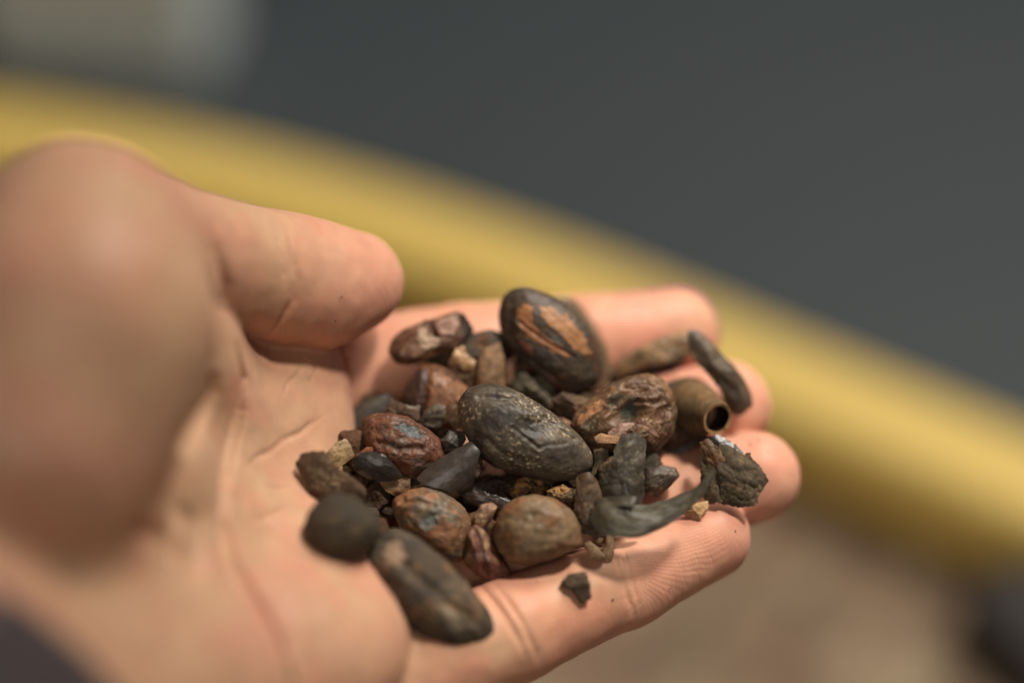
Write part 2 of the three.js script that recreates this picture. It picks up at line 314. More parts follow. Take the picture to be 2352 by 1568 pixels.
{
  const ground = new THREE.Mesh(new THREE.PlaneGeometry(4, 4).rotateX(-Math.PI / 2), new THREE.MeshStandardMaterial({ map: earth, roughness: 0.85 }));
  structure(ground, 'ground');
  // the beam follows a slight bend; its far top edge was measured, the sheet begins where it ends
  const y = 0.036, edge = new THREE.CatmullRomCurve3([[-900, 150], [-300, 180], [150, 238], [600, 328], [1200, 508], [1900, 782], [2352, 965], [3000, 1245], [3600, 1500]].map(([vx, vy]) => onPlane(vx, vy, y).setY(0)), false, 'centripetal');
  const NS = 160, prof = [], pos = [], idx = [], w = 0.040, h = 0.035, r = 0.009;
  for (const [cx, cy, a0] of [[w - r, h - r, 0], [r, h - r, 90], [r, r, 180], [w - r, r, 270]]) for (let k = 0; k <= 6; k++) { const t = (a0 + k * 15) * Math.PI / 180; prof.push([cx + r * Math.cos(t), cy + r * Math.sin(t)]); }
  const far = [];
  for (let i = 0; i <= NS; i++) {
    const c = edge.getPointAt(i / NS), t = edge.getTangentAt(i / NS), n = new THREE.Vector3(-t.z, 0, t.x); if (n.z < 0) n.negate();
    far.push([c.x - n.x * 0.001, c.z - n.z * 0.001]);
    for (const [q, up] of prof) pos.push(c.x + n.x * q, up + 0.001, c.z + n.z * q);
    if (i < NS) for (let k = 0; k < prof.length; k++) { const p = i * prof.length + k, q = i * prof.length + (k + 1) % prof.length; idx.push(p, p + prof.length, q, q, p + prof.length, q + prof.length); }
  }
  const bg = new THREE.BufferGeometry(); bg.setAttribute('position', new THREE.Float32BufferAttribute(pos, 3)); bg.setIndex(idx); bg.computeVertexNormals();
  const beam = new THREE.Mesh(bg, new THREE.MeshStandardMaterial({ color: new THREE.Color().setRGB(0.90, 0.64, 0.17), roughness: 0.55, side: THREE.DoubleSide }));
  add(beam, 'yellow_beam', 'long yellow painted beam edging the dark sheet', 'beam');
  const area = new THREE.Shape([...far.map(([x, z]) => new THREE.Vector2(x, -z)), new THREE.Vector2(3, 3), new THREE.Vector2(-3, 3)]);
  const sheet = new THREE.Mesh(new THREE.ExtrudeGeometry(area, { depth: 0.011, bevelEnabled: false }).rotateX(-Math.PI / 2), new THREE.MeshStandardMaterial({ color: new THREE.Color().setRGB(0.048, 0.060, 0.068), roughness: 0.6 }));
  sheet.position.y = 0.0012;
  structure(sheet, 'dark_sheet');
  const block = new THREE.Mesh(new RoundedBoxGeometry(0.05, 0.022, 0.04, 4, 0.006), new THREE.MeshStandardMaterial({ color: new THREE.Color().setRGB(0.03, 0.024, 0.022), roughness: 0.7 }));
  block.position.copy(onPlane(2430, 1430, 0.011)); block.position.y = 0.0115; block.rotation.y = 0.5;
  add(block, 'dark_block', 'small dark block lying on the brown ground in front of the yellow beam', 'block');
  // a pale grey box behind the beam, at the far end
  const box = new THREE.Group(), plastic = new THREE.MeshStandardMaterial({ color: new THREE.Color().setRGB(0.70, 0.77, 0.79), roughness: 0.55 });
  box.position.copy(onPlane(205, 205, 0.0125)); box.rotation.y = -0.12;
  const body = partOf('body', new RoundedBoxGeometry(0.098, 0.12, 0.05, 4, 0.006), plastic), rim = partOf('rim', new RoundedBoxGeometry(0.104, 0.012, 0.056, 3, 0.004), plastic), lid = partOf('lid', new RoundedBoxGeometry(0.094, 0.006, 0.048, 3, 0.002), plastic);
  for (const [m, h] of [[body, 0.061], [rim, 0.119], [lid, 0.128]]) { m.position.set(0, h, -0.03); box.add(m); }
  add(box, 'grey_box', 'pale grey plastic box standing on the dark sheet behind the yellow beam', 'box');
}
function partOf(name, geo, mat) { const m = new THREE.Mesh(geo, mat); m.name = name; return m; }
for (const l of UNSEEN_LAMPS) {
  const g = new THREE.Group(), dir = new THREE.Vector3(...l.to).sub(new THREE.Vector3(...l.p)).normalize();
  g.position.set(...l.p); g.lookAt(new THREE.Vector3(...l.to));
  const body = new THREE.Mesh(new RoundedBoxGeometry(l.w + 0.04, l.h + 0.04, 0.05, 3, 0.01), new THREE.MeshStandardMaterial({ color: 0xdddddd, roughness: 0.5 }));
  body.name = 'housing'; body.position.z = -0.027; g.add(body);
  const dif = new THREE.Mesh(new RoundedBoxGeometry(l.w, l.h, 0.008, 2, 0.002), new THREE.MeshStandardMaterial({ color: 0xffffff, emissive: new THREE.Color().setRGB(...l.c), emissiveIntensity: l.glow }));
  dif.name = 'diffuser'; dif.position.z = 0.003; g.add(dif);
  add(g, 'unseen_panel_lamp', l.label, 'lamp');
  const light = new THREE.RectAreaLight(new THREE.Color().setRGB(...l.c), l.i, l.w, l.h);
  light.position.copy(g.position).addScaledVector(dir, 0.012); light.lookAt(new THREE.Vector3(...l.to)); light.name = 'unseen_lamp_light';
  scene.add(light);
}
{
  const g = new THREE.Group(), from = new THREE.Vector3(...UNSEEN_SPOT.p), to = new THREE.Vector3(...UNSEEN_SPOT.to), dir = to.clone().sub(from).normalize();
  g.position.copy(from); g.quaternion.setFromUnitVectors(new THREE.Vector3(0, -1, 0), dir);
  const prof = [[0.012, 0.075], [0.022, 0.07], [0.045, 0.01], [0.05, -0.012], [0.0475, -0.012], [0.042, 0.01], [0.018, 0.066]].map(([x, y]) => new THREE.Vector2(x, y));
  g.add(partOf('shade', new THREE.LatheGeometry(prof, 48), new THREE.MeshStandardMaterial({ color: 0x222222, roughness: 0.5, side: THREE.DoubleSide })));
  const b = partOf('bulb', new THREE.SphereGeometry(0.02, 24, 16), new THREE.MeshStandardMaterial({ color: 0xffffff, emissive: new THREE.Color().setRGB(...UNSEEN_SPOT.c), emissiveIntensity: 4 })); b.position.y = 0.03; g.add(b);
  add(g, 'unseen_spot_lamp', 'unseen small dark spot lamp out of view, aimed to brighten the pile and fingers', 'lamp');
  const l = new THREE.SpotLight(new THREE.Color().setRGB(...UNSEEN_SPOT.c), UNSEEN_SPOT.i, 0, UNSEEN_SPOT.angle, UNSEEN_SPOT.penumbra, 2);
  l.position.copy(from).addScaledVector(dir, 0.02); l.target.position.copy(to); l.castShadow = true; l.shadow.radius = UNSEEN_SPOT.radius / 0.02; l.name = 'unseen_spot_light';
  scene.add(l, l.target);
}
// ---------------------------------------------------------------- cocoa beans, nibs and husks: builders
const ico = {};
function sphereDirs(n) {
  if (!ico[n]) { const g = new THREE.IcosahedronGeometry(1, n); g.deleteAttribute('normal'); g.deleteAttribute('uv'); ico[n] = mergeVertices(g, 1e-6); }
  return ico[n];
}
function finish(pos, col, idx) {
  const g = new THREE.BufferGeometry();
  g.setAttribute('position', new THREE.BufferAttribute(Float32Array.from(pos, (v) => v / 1000), 3));
  g.setAttribute('color', new THREE.BufferAttribute(Float32Array.from(col), 3));
  g.setIndex(new THREE.BufferAttribute(Uint32Array.from(idx), 1)); g.computeVertexNormals(); return g;
}
/** colour of a surface: ground a, patches b, second patches c, specks of dust */
function pigment(o, seed) {
  const { a, b = a, bt = 0, bs = 0.12, c = b, ct = 0.25, cs = 0.3, dust = 0, dustC = [0.34, 0.26, 0.15], st = 1 } = o;
  return (x, y, z) => {
    const q = seed * 7.31;
    let k = mix3(a, b, sstep(bt - 0.1, bt + 0.12, fbm(x * bs * st + q, y * bs, z * bs, 4)));
    k = mix3(k, c, sstep(ct - 0.05, ct + 0.1, fbm(x * cs * st - q, y * cs + 4, z * cs, 4)));
    const g = 1 + 0.6 * fbm(x * 0.9 + q, y * 0.9, z * 0.9, 4) + 0.34 * noise(x * 3.1, y * 3.1 + q, z * 3.1);
    k = [k[0] * g * 0.96, k[1] * g * 0.81, k[2] * g * 0.69];
    if (dust) {
      const area = sstep(-0.25, 0.35, fbm(x * 0.2 + 9 + q, y * 0.2, z * 0.2, 2));
      const sp = sstep(0.24, 0.38, noise(x * 2.0 - q, y * 2.2, z * 2.2) + 0.25 * noise(x * 5, y * 5, z * 5 + q));
      k = mix3(k, dustC, dust * area * sp);
      k = mix3(k, dustC, 0.12 * dust * area);
    }
    return k.map((v) => v * lerp(0.66, 1, sstep(0.1, 0.34, k[0])));
  };
}
/** a sheet with two faces, a rim and a thickness, from a map (s, t in -1..1 or a disc) to a point */
function sheetGeo(grid, closed, thick, colOut, colIn, colRim) {
  // grid: rows of points [x,y,z]; closed: rows are rings, the first row is the centre
  const rows = grid.length, cols = grid[0].length, P = grid.map((r) => r.map((p) => new THREE.Vector3(...p)));
  const nrm = P.map((r, i) => r.map((p, j) => {
    const jn = closed ? (j + 1) % cols : Math.min(j + 1, cols - 1), jp = closed ? (j - 1 + cols) % cols : Math.max(j - 1, 0);
    const ii = Math.max(i, closed ? 1 : 0);
    const a = P[Math.min(ii + 1, rows - 1)][j].clone().sub(P[Math.max(ii - 1, 0)][j]), b = P[ii][jn].clone().sub(P[ii][jp]);
    return a.cross(b).normalize();
  }));
  if (closed) { const m = new THREE.Vector3(); nrm[1].forEach((v) => m.add(v)); m.normalize(); nrm[0].forEach((v) => v.copy(m)); }
  const pos = [], col = [], idx = [];
  const face = (side, cf, flip) => {
    const base = pos.length / 3;
    for (let i = 0; i < rows; i++) for (let j = 0; j < cols; j++) { const p = P[i][j].clone().addScaledVector(nrm[i][j], side * thick / 2); pos.push(p.x, p.y, p.z); col.push(...cf(p.x, p.y, p.z)); }
    for (let i = 0; i + 1 < rows; i++) for (let j = 0; j < (closed ? cols : cols - 1); j++) {
      const a = base + i * cols + j, b = base + i * cols + (j + 1) % cols, c = a + cols, d = b + cols;
      flip ? idx.push(a, b, c, b, d, c) : idx.push(a, c, b, b, c, d);
    }
  };
  face(1, colOut, false); face(-1, colIn, true);
  const edge = [];
  if (closed) for (let j = 0; j <= cols; j++) edge.push([rows - 1, j % cols]);
  else { for (let j = 0; j < cols; j++) edge.push([rows - 1, j]); for (let i = rows - 2; i >= 0; i--) edge.push([i, cols - 1]); for (let j = cols - 2; j >= 0; j--) edge.push([0, j]); for (let i = 1; i < rows; i++) edge.push([i, 0]); }
  const base = pos.length / 3;
  for (const [i, j] of edge) for (const s of [1, -1]) { const p = P[i][j].clone().addScaledVector(nrm[i][j], s * thick / 2); pos.push(p.x, p.y, p.z); col.push(...colRim(p.x, p.y, p.z)); }
  for (let k = 0; k + 1 < edge.length; k++) { const a = base + 2 * k; idx.push(a, a + 1, a + 2, a + 1, a + 3, a + 2); }
  return finish(pos, col, idx);
}
/** a strip of husk along a path of points (local mm), bowed across its width */
function stripGeo(seed, path, o = {}) {
  const { w = 3, ends = [0.7, 0.7], arc = 1.2, face = [0, 0, 1], twist = 0, thick = 0.45, crinkle = 0.2, jag = 0.15, out, inn, rim } = o, q = seed * 4.3;
  const curve = new THREE.CatmullRomCurve3(path.map((p) => new THREE.Vector3(...p)), false, 'centripetal'), NS = 60, NT = 26, grid = [], up = new THREE.Vector3(...face).normalize(), ax = new THREE.Vector3();
  for (let i = 0; i <= NS; i++) {
    const s = i / NS, c = curve.getPoint(s), t = curve.getTangent(s), n = up.clone().addScaledVector(t, -up.dot(t)).normalize().applyAxisAngle(t, twist * (s - 0.5)), b = new THREE.Vector3().crossVectors(n, t).normalize(), row = [];
    const half = (Array.isArray(w) ? lerp(w[0], w[1], s) : w) * (s < 0.5 ? lerp(ends[0], 1, sstep(0, 0.35, s)) : lerp(ends[1], 1, sstep(0, 0.35, 1 - s)));
    for (let j = 0; j <= NT; j++) {
      const v = (j / NT * 2 - 1) * (1 + jag * noise(s * 7 + q, j < NT / 2 ? 2 : 8, 1) * (Math.abs(j / NT * 2 - 1))), a = v * arc, rr = half / Math.max(arc, 0.05);
      const cz = crinkle * (fbm(s * 6 + q, v * 1.5, 2, 3) * 1.6), y = (arc > 0.05 ? (rr + cz) * Math.sin(a) : half * v), z = (arc > 0.05 ? (rr + cz) * Math.cos(a) - rr : cz);
      const e = (s < 0.03 ? -1 : s > 0.97 ? 1 : 0) * jag * 2 * noise(v * 3, q, 5);
      row.push(ax.copy(c).addScaledVector(b, y).addScaledVector(n, z).addScaledVector(t, e).toArray());
    }
    grid.push(row);
  }
  return sheetGeo(grid, false, thick, pigment(out, seed), pigment(inn ?? out, seed + 1), pigment(rim ?? inn ?? out, seed + 2));
}
const huskMat = new THREE.MeshPhysicalMaterial({ vertexColors: true, roughness: 0.5, specularIntensity: 0.6 });
const glossMat = new THREE.MeshPhysicalMaterial({ vertexColors: true, roughness: 0.3, specularIntensity: 1 });
const dullMat = new THREE.MeshPhysicalMaterial({ vertexColors: true, roughness: 0.8, specularIntensity: 0.35 });
const DEG = Math.PI / 180, camQ = camera.quaternion.clone();
function pose(ang, pitch, roll) {
  return camQ.clone().multiply(new THREE.Quaternion().setFromAxisAngle(new THREE.Vector3(0, 0, 1), ang * DEG)).multiply(new THREE.Quaternion().setFromAxisAngle(new THREE.Vector3(0, 1, 0), pitch * DEG)).multiply(new THREE.Quaternion().setFromAxisAngle(new THREE.Vector3(1, 0, 0), roll * DEG));
}
/** measured outline points with lifts -> local path round their first point's frame */
function path(list) {
  const ws = list.map(([vx, vy, lift]) => at(vx, vy, (skinAt(vx, vy) ?? 318) - lift * 0.84));
  const o = ws.reduce((a, b) => a.add(b), new THREE.Vector3()).divideScalar(ws.length);
  const ws2 = list.map(([vx, vy, lift]) => at(vx, vy, (skinAt(vx, vy) ?? 318) - lift * 0.84));
  return { origin: o, pts: ws2.map((p) => p.sub(o).multiplyScalar(1000).toArray()) };
}
// ---------------------------------------------------------------- pieces shaped by a measured outline
const cropV = ([x, y]) => [x * 0.5273 + 643.1, y * 0.5273 + 597.2];
function shapeOf(list, lift, vUnits) {
  const vs = vUnits ? list : list.map(cropV); let cx = 0, cy = 0, A = 0;
  vs.forEach(([x, y], i) => { const [x2, y2] = vs[(i + 1) % vs.length], c = x * y2 - x2 * y; A += c; cx += (x + x2) * c; cy += (y + y2) * c; });
  cx /= 3 * A; cy /= 3 * A;
  const d = (skinAt(cx, cy) ?? 318) - lift * 0.84, s = d / FPX, conv = ([x, y]) => [(x - cx) * s, -(y - cy) * s];
  return { v: [cx, cy], d, pts: vs.map(conv).map(([x, y]) => [x * 1.07, y * 1.07]), conv: (p) => conv(vUnits ? p : cropV(p)), size: Math.sqrt(Math.abs(A) / 2 / Math.PI) * s };
}
function radial(pts, smooth) {                         // distance from the centre to the outline, by angle
  const N = 360, R = new Float32Array(N);
  for (let k = 0; k < N; k++) {
    const f = k / N * Math.PI * 2, dx = Math.cos(f), dy = Math.sin(f); let best = 0;
    for (let i = 0; i < pts.length; i++) {
      const [ax, ay] = pts[i], [bx, by] = pts[(i + 1) % pts.length], ex = bx - ax, ey = by - ay, den = dx * ey - dy * ex;
      if (Math.abs(den) < 1e-9) continue;
      const t = (ax * ey - ay * ex) / den, u = (ax * dy - ay * dx) / den;
      if (t > 0 && u >= -1e-6 && u <= 1 + 1e-6) best = Math.max(best, t);
    }
    R[k] = best || R[(k + N - 1) % N];
  }
  let S = R;
  for (let pass = 0; pass < 3 && smooth; pass++) { const T = new Float32Array(N); for (let k = 0; k < N; k++) { let a = 0; for (let j = -smooth; j <= smooth; j++) a += S[(k + j + N) % N]; T[k] = a / (2 * smooth + 1); } S = T; }
  return (f) => { let t = f / (Math.PI * 2) * N; t = ((t % N) + N) % N; const i = Math.floor(t), w = t - i; return lerp(S[i], S[(i + 1) % N], w); };
}
const polyDist = (x, y, pts) => { let m = 99; for (let i = 0; i + 1 < pts.length; i++) { const [ax, ay] = pts[i], [bx, by] = pts[i + 1], ex = bx - ax, ey = by - ay, t = clamp(((x - ax) * ex + (y - ay) * ey) / (ex * ex + ey * ey)); m = Math.min(m, Math.hypot(x - ax - ex * t, y - ay - ey * t)); } return m; };
function inside(x, y, pts) { let c = false; for (let i = 0, j = pts.length - 1; i < pts.length; j = i++) { const [ax, ay] = pts[i], [bx, by] = pts[j]; if ((ay > y) !== (by > y) && x < (bx - ax) * (y - ay) / (by - ay) + ax) c = !c; } return c; }
/** bean or nib: a closed lump over the outline. spots: patches in a second colour, such as bare kernel or crust; grooves, hollows: relief */
function lumpGeo(seed, sh, pig, o = {}) {
  const { smooth = 8, ht = sh.size * 0.8, back = ht, rough = 0.15, cuts = 0, round = 0.2, wr = 0.35, wrAng = 0, vein = 0, n = 46, spots = [], grooves = [], hollows = [], flat = 0.86 } = o;
  const out = radial(sh.pts, smooth), S = sphereDirs(n), p = S.attributes.position, r = rng(seed * 101 + 7), q = seed * 3.7, pos = [], col = [], col3 = pigment(pig, seed), pl = [];
  for (let i = 0; i < cuts; i++) { const v = new THREE.Vector3((r() - 0.5) * 1.6, (r() - 0.5) * 1.6, r() < 0.75 ? 0.35 + r() * 0.7 : -0.6).normalize(); pl.push([v.x, v.y, v.z, 0.6 + 0.3 * r()]); }
  const sp = spots.map((s) => ({ ...s, P: s.pts.map(sh.conv) })), gr = grooves.map((g) => ({ ...g, P: g.pts.map(sh.conv) })), ho = hollows.map((h) => ({ ...h, c: sh.conv(h.at) }));
  const ca = Math.cos(wrAng * DEG), sa = Math.sin(wrAng * DEG);
  for (let i = 0; i < p.count; i++) {
    const x = p.getX(i), y = p.getY(i), z = p.getZ(i), f = Math.atan2(y, x), R = out(f);
    let k = 1;
    for (const [a, b, c, d] of pl) { const t = a * x + b * y + c * z; if (t > 0.05) k = smin(k, d / t, 0.03 + 0.2 * round); }
    const rho = Math.pow(Math.hypot(x, y), flat);
    const kk = lerp(k, 1, Math.abs(z) < 0.25 ? 0.8 * (1 - Math.abs(z) / 0.25) : 0);   // cuts leave the outline
    let X = R * rho * Math.cos(f) * kk, Y = R * rho * Math.sin(f) * kk, Z = (z > 0 ? ht : back) * z * k;
    const lx = X * ca + Y * sa, ly = -X * sa + Y * ca;
    let h = wr * fbm(lx * 0.10 + q, ly * 0.3, Z * 0.3, 3) * 1.5 + rough * (fbm(X * 0.8 + q, Y * 0.8, Z * 0.8, 4) * 2 + 0.4 * noise(X * 2.6, Y * 2.6 + q, Z * 2.6));
    if (vein) h -= vein * (1 - sstep(0, 0.1, Math.abs(noise(lx * 0.09 + q, ly * 0.33 + 5, Z * 0.33))));
    if (z > 0) {
      for (const g of gr) { const e = polyDist(X, Y, g.P) + 0.25 * noise(X * 0.8, Y * 0.8, q); h -= g.depth * Math.exp(-e * e / (g.w * g.w)) - (g.lip ?? 0) * Math.exp(-((e - 1.8 * g.w) ** 2) / (g.w * g.w)); }
      for (const g of ho) { const e = Math.hypot((X - g.c[0]) / g.r, (Y - g.c[1]) / (g.r2 ?? g.r)); h -= g.depth * (1 - sstep(0.3, 1.15, e)); }
    }
    let c = col3(X, Y, Z);
    if (z > -0.1) for (const s of sp) {
      const jx = X + 0.5 * noise(X * 0.9 + q, Y * 0.9, 1) + 0.25 * noise(X * 2.5, Y * 2.5, q), jy = Y + 0.5 * noise(X * 0.9, Y * 0.9 + q, 7) + 0.25 * noise(X * 2.5 + q, Y * 2.5, 3);
      if (inside(jx, jy, s.P)) { const g = 1 + 0.35 * fbm(lx * 0.5, ly * 2.2, q, 3) + 0.25 * fbm(X * 1.6, Y * 1.6, q, 2); c = s.c.map((v) => v * g); h += s.raise ?? 0; }
      else if (s.rim && inside(jx * 0.93 + s.P[0][0] * 0.0, jy * 0.93, s.P)) c = s.rim;
    }
    X += h * x * 0.6; Y += h * y * 0.6; Z += h * z;
    pos.push(X, Y, Z); col.push(...c);
  }
  return finish(pos, col, S.index.array);
}
/** husk: a thin bowed sheet over the outline; fold is the angle of the crest it bows about */
function flakeGeo(seed, sh, o = {}) {
  const { smooth = 1, fold = 0, ry = 5, rx = 18, thick = 0.5, crinkle = 0.3, jag = 0.06, out, inn, rim, ridge = 0, shift = 0 } = o, rad = radial(sh.pts, smooth), q = seed * 5.1, NR = 26, NS = 132, grid = [], ca = Math.cos(fold * DEG), sa = Math.sin(fold * DEG);
  for (let i = 0; i <= NR; i++) {
    const row = [];
    for (let j = 0; j < NS; j++) {
      const f = j / NS * Math.PI * 2, k = i / NR, e = 1 + jag * (noise(Math.cos(f) * 5 + q, Math.sin(f) * 5, 1.5) + noise(Math.cos(f) * 14 + q, Math.sin(f) * 14, 3.5)), R = rad(f) * k * e, x = R * Math.cos(f), y = R * Math.sin(f);
      const u = x * ca + y * sa, v = -x * sa + y * ca - shift;
      let z = -(ridge ? Math.sqrt(v * v + 0.3) * ridge : Math.min(ry, 40) - Math.sqrt(Math.max(ry * ry - v * v, 0.05 * ry * ry)) + Math.max(0, Math.abs(v) - 0.97 * ry) * 3) - u * u / (2 * rx);
      z += crinkle * (fbm(u * 0.3 + q, v * 0.5, 3, 3) * 2.2 + 0.2 * noise(u * 1.2, v * 1.2, q) + 0.1 * noise(u * 3, v * 3, q));
      row.push([x, y, z]);
    }
    grid.push(row);
  }
  let mz = 0; grid.forEach((r) => r.forEach((p) => { mz += p[2]; })); mz /= grid.length * NS; grid.forEach((r) => r.forEach((p) => { p[2] -= mz; }));
  return sheetGeo(grid, true, thick, pigment(out, seed), pigment(inn ?? out, seed + 1), pigment(rim ?? inn ?? out, seed + 2));
}
function settle(o, sh, [ang = 0, pitch = 0, roll = 0] = []) { o.position.copy(at(sh.v[0], sh.v[1], sh.d)); o.quaternion.copy(pose(ang, pitch, roll)); return o; }
// ---------------------------------------------------------------- the pile
const GREY = [0.074, 0.068, 0.058], DARK = [0.034, 0.030, 0.027], INK = [0.020, 0.017, 0.015], ORANGE = [0.30, 0.12, 0.045], BROWN = [0.12, 0.070, 0.040], OLIVE = [0.135, 0.105, 0.062], TAN = [0.32, 0.215, 0.115], PALE = [0.50, 0.37, 0.22], PINK = [0.36, 0.20, 0.145];
const BEANS = 'whole cocoa beans in the hand', HUSKS = 'torn cocoa husks in the hand', NIBS = 'broken cocoa nibs in the hand', UNDER = 'nibs filling the gaps under the pile';
const lump = (s, pts, lift, pig, o, mat, name, label, cat, group, tilt) => { const sh = shapeOf(pts, lift, o.v); return add(settle(new THREE.Mesh(lumpGeo(s, sh, pig, o), mat), sh, tilt), name, label, cat, group); };
const flake = (s, pts, lift, o, mat, label, tilt) => { const sh = shapeOf(pts, lift); return add(settle(new THREE.Mesh(flakeGeo(s, sh, o), mat), sh, tilt), 'cocoa_husk', label, 'husk', HUSKS); };
const strip = (seed, list, o, mat, label) => {
  const p = path(list.map(([x, y, l]) => [...cropV([x, y]), l])), m = new THREE.Mesh(stripGeo(seed, p.pts, { ...o, face: dirV(...(o.face ?? [0, 0.4, 0.9])).toArray() }), mat);
  m.position.copy(p.origin); return add(m, 'cocoa_husk', label, 'husk', HUSKS);
};
/** parts given in crop units, gathered in one thing whose origin is the first part */
function gather(name, label, cat, group, parts) {
  const g = new THREE.Group(); let o = null;
  for (const [pname, geoOf, pts, lift, mat, tilt] of parts) {
    const sh = shapeOf(pts, lift), m = settle(new THREE.Mesh(geoOf(sh), mat), sh, tilt); m.name = pname;
    if (!o) { o = m.position.clone(); g.position.copy(o); }
    m.position.sub(o); g.add(m);
  }
  return add(g, name, label, cat, group);
}

// whole beans
lump(1, [[790, 650], [800, 595], [840, 565], [900, 552], [960, 555], [1030, 580], [1100, 620], [1170, 665], [1240, 720], [1300, 775], [1340, 830], [1352, 870], [1335, 910], [1290, 940], [1210, 955], [1120, 945], [1030, 920], [940, 890], [880, 850], [840, 790], [805, 720]], 13,
  { a: GREY, b: [0.105, 0.098, 0.084], bt: 0.02, bs: 0.2, c: [0.040, 0.038, 0.035], ct: 0.14, cs: 0.17, dust: 0.9 }, { ht: 5.2, smooth: 5, wr: 0.2, wrAng: -33, rough: 0.12, n: 60, grooves: [{ pts: [[1000, 740], [1060, 785], [1112, 825]], depth: 0.35, w: 0.3, lip: 0.09 }, { pts: [[1112, 825], [1150, 812], [1230, 806]], depth: 0.2, w: 0.3, lip: 0.07 }, { pts: [[860, 600], [1000, 610], [1130, 680], [1270, 790]], depth: 0.45, w: 0.45, lip: 0.09 }, { pts: [[850, 760], [960, 850], [1100, 890]], depth: 0.25, w: 0.5 }], hollows: [{ at: [1110, 730], r: 4, r2: 2, depth: 0.6 }] }, huskMat,
  'cocoa_bean', 'large dark grey dusty bean on top in the middle of the pile', 'bean', BEANS, [0, 6, -6]);
gather('cocoa_bean', 'upright bean with orange brown streaks on its face, leaning on a loose olive husk', 'bean', BEANS, [
  ['kernel', (sh) => lumpGeo(2, sh, { a: [0.085, 0.066, 0.052], b: [0.07, 0.066, 0.058], bt: 0, bs: 0.25, c: [0.11, 0.06, 0.04], ct: 0.12, cs: 0.25, dust: 0.35 }, { ht: 4.6, smooth: 5, n: 58, wr: 0.3, wrAng: -42, rough: 0.12,
    spots: [{ pts: [[1140, 185], [1200, 190], [1260, 235], [1325, 310], [1362, 400], [1325, 398], [1280, 365], [1235, 305], [1180, 265], [1145, 225]], c: [0.27, 0.125, 0.052] }, { pts: [[1042, 200], [1075, 172], [1105, 190], [1112, 250], [1140, 295], [1200, 338], [1295, 402], [1250, 402], [1150, 352], [1075, 310], [1050, 260]], c: [0.28, 0.12, 0.048] }, { pts: [[1040, 330], [1090, 345], [1120, 385], [1080, 390]], c: [0.20, 0.085, 0.048] }, { pts: [[1200, 300], [1235, 320], [1225, 345], [1195, 330]], c: [0.09, 0.08, 0.065] }],
    grooves: [{ pts: [[1050, 250], [1160, 330], [1290, 405]], depth: 0.35, w: 0.25, lip: 0.14 }, { pts: [[1010, 380], [1120, 450], [1250, 540]], depth: 0.5, w: 0.5 }, { pts: [[1010, 170], [1000, 300], [1080, 420], [1200, 500]], depth: 0.4, w: 0.6 }] }),
    [[985, 160], [1040, 128], [1100, 130], [1180, 160], [1260, 210], [1330, 280], [1375, 360], [1395, 440], [1390, 500], [1350, 555], [1290, 575], [1220, 560], [1150, 510], [1080, 450], [1010, 390], [975, 320], [968, 240]], 10, huskMat, [0, -4, 10]],
  ['loose_husk', (sh) => flakeGeo(3, sh, { fold: -55, ry: 5, rx: 16, smooth: 5, crinkle: 0.15, jag: 0.02, out: { a: [0.16, 0.125, 0.08], b: OLIVE, dust: 0.3 }, inn: { a: BROWN } }), [[1180, 190], [1270, 180], [1340, 205], [1395, 280], [1425, 390], [1430, 490], [1422, 570], [1360, 620], [1290, 610], [1200, 500], [1150, 330]], 5.5, huskMat, [0, 10, 0]],
]);
gather('cocoa_bean', 'reddish brown split bean with a grey patch, dark glossy husk still under it', 'bean', BEANS, [
  ['kernel', (sh) => lumpGeo(4, sh, { a: [0.165, 0.075, 0.048], b: [0.12, 0.055, 0.038], bt: 0.05, bs: 0.25, c: [0.14, 0.105, 0.085], ct: 0.15, cs: 0.3, dust: 0.4 }, { ht: 4.4, smooth: 3, wr: 0.5, wrAng: -20, rough: 0.2, n: 52, flat: 0.9,
    spots: [{ pts: [[512, 722], [550, 716], [600, 738], [645, 765], [620, 782], [560, 775], [525, 755]], c: [0.075, 0.083, 0.083], raise: -0.25 }], grooves: [{ pts: [[430, 800], [520, 830], [620, 830]], depth: 0.5, w: 0.5, lip: 0.09 }, { pts: [[420, 700], [520, 700], [600, 720]], depth: 0.35, w: 0.4 }] }),
    [[385, 700], [420, 678], [480, 672], [560, 690], [640, 740], [690, 790], [708, 850], [690, 890], [640, 925], [580, 948], [520, 935], [440, 890], [400, 850], [375, 780]], 11.5, huskMat, [0, 0, -8]],
  ['split_husk', (sh) => flakeGeo(5, sh, { fold: -22, ry: 3.6, rx: 10, smooth: 3, crinkle: 0.12, jag: 0.03, thick: 0.6, shift: 0.4, out: { a: [0.060, 0.062, 0.064], b: [0.04, 0.04, 0.04], dust: 0.15 }, inn: { a: ORANGE }, rim: { a: [0.25, 0.12, 0.06] } }), [[318, 885], [350, 845], [410, 838], [460, 860], [505, 910], [528, 952], [450, 960], [380, 948], [330, 918]], 14, glossMat, [0, 0, 10]],
  ['husk_lip', (sh) => flakeGeo(6, sh, { fold: 20, ry: 4, crinkle: 0.1, out: { a: [0.27, 0.125, 0.06] } }), [[330, 850], [380, 815], [430, 818], [420, 840], [360, 858]], 14.6, huskMat],
  ['curled_flake', (sh) => flakeGeo(7, sh, { fold: 70, ry: 1.6, crinkle: 0.1, out: { a: [0.25, 0.085, 0.04], b: [0.19, 0.07, 0.035] }, rim: { a: [0.4, 0.2, 0.1] } }), [[375, 690], [405, 672], [440, 690], [442, 730], [410, 742], [378, 735]], 15.5, huskMat, [0, 0, -10]],
  ['torn_edge', (sh) => flakeGeo(8, sh, { fold: 80, ry: 2, jag: 0.2, crinkle: 0.4, out: { a: [0.20, 0.09, 0.05], b: [0.14, 0.07, 0.04] }, rim: { a: TAN } }), [[352, 700], [375, 700], [395, 750], [415, 790], [405, 810], [380, 780], [362, 740]], 14.2, huskMat],
]);
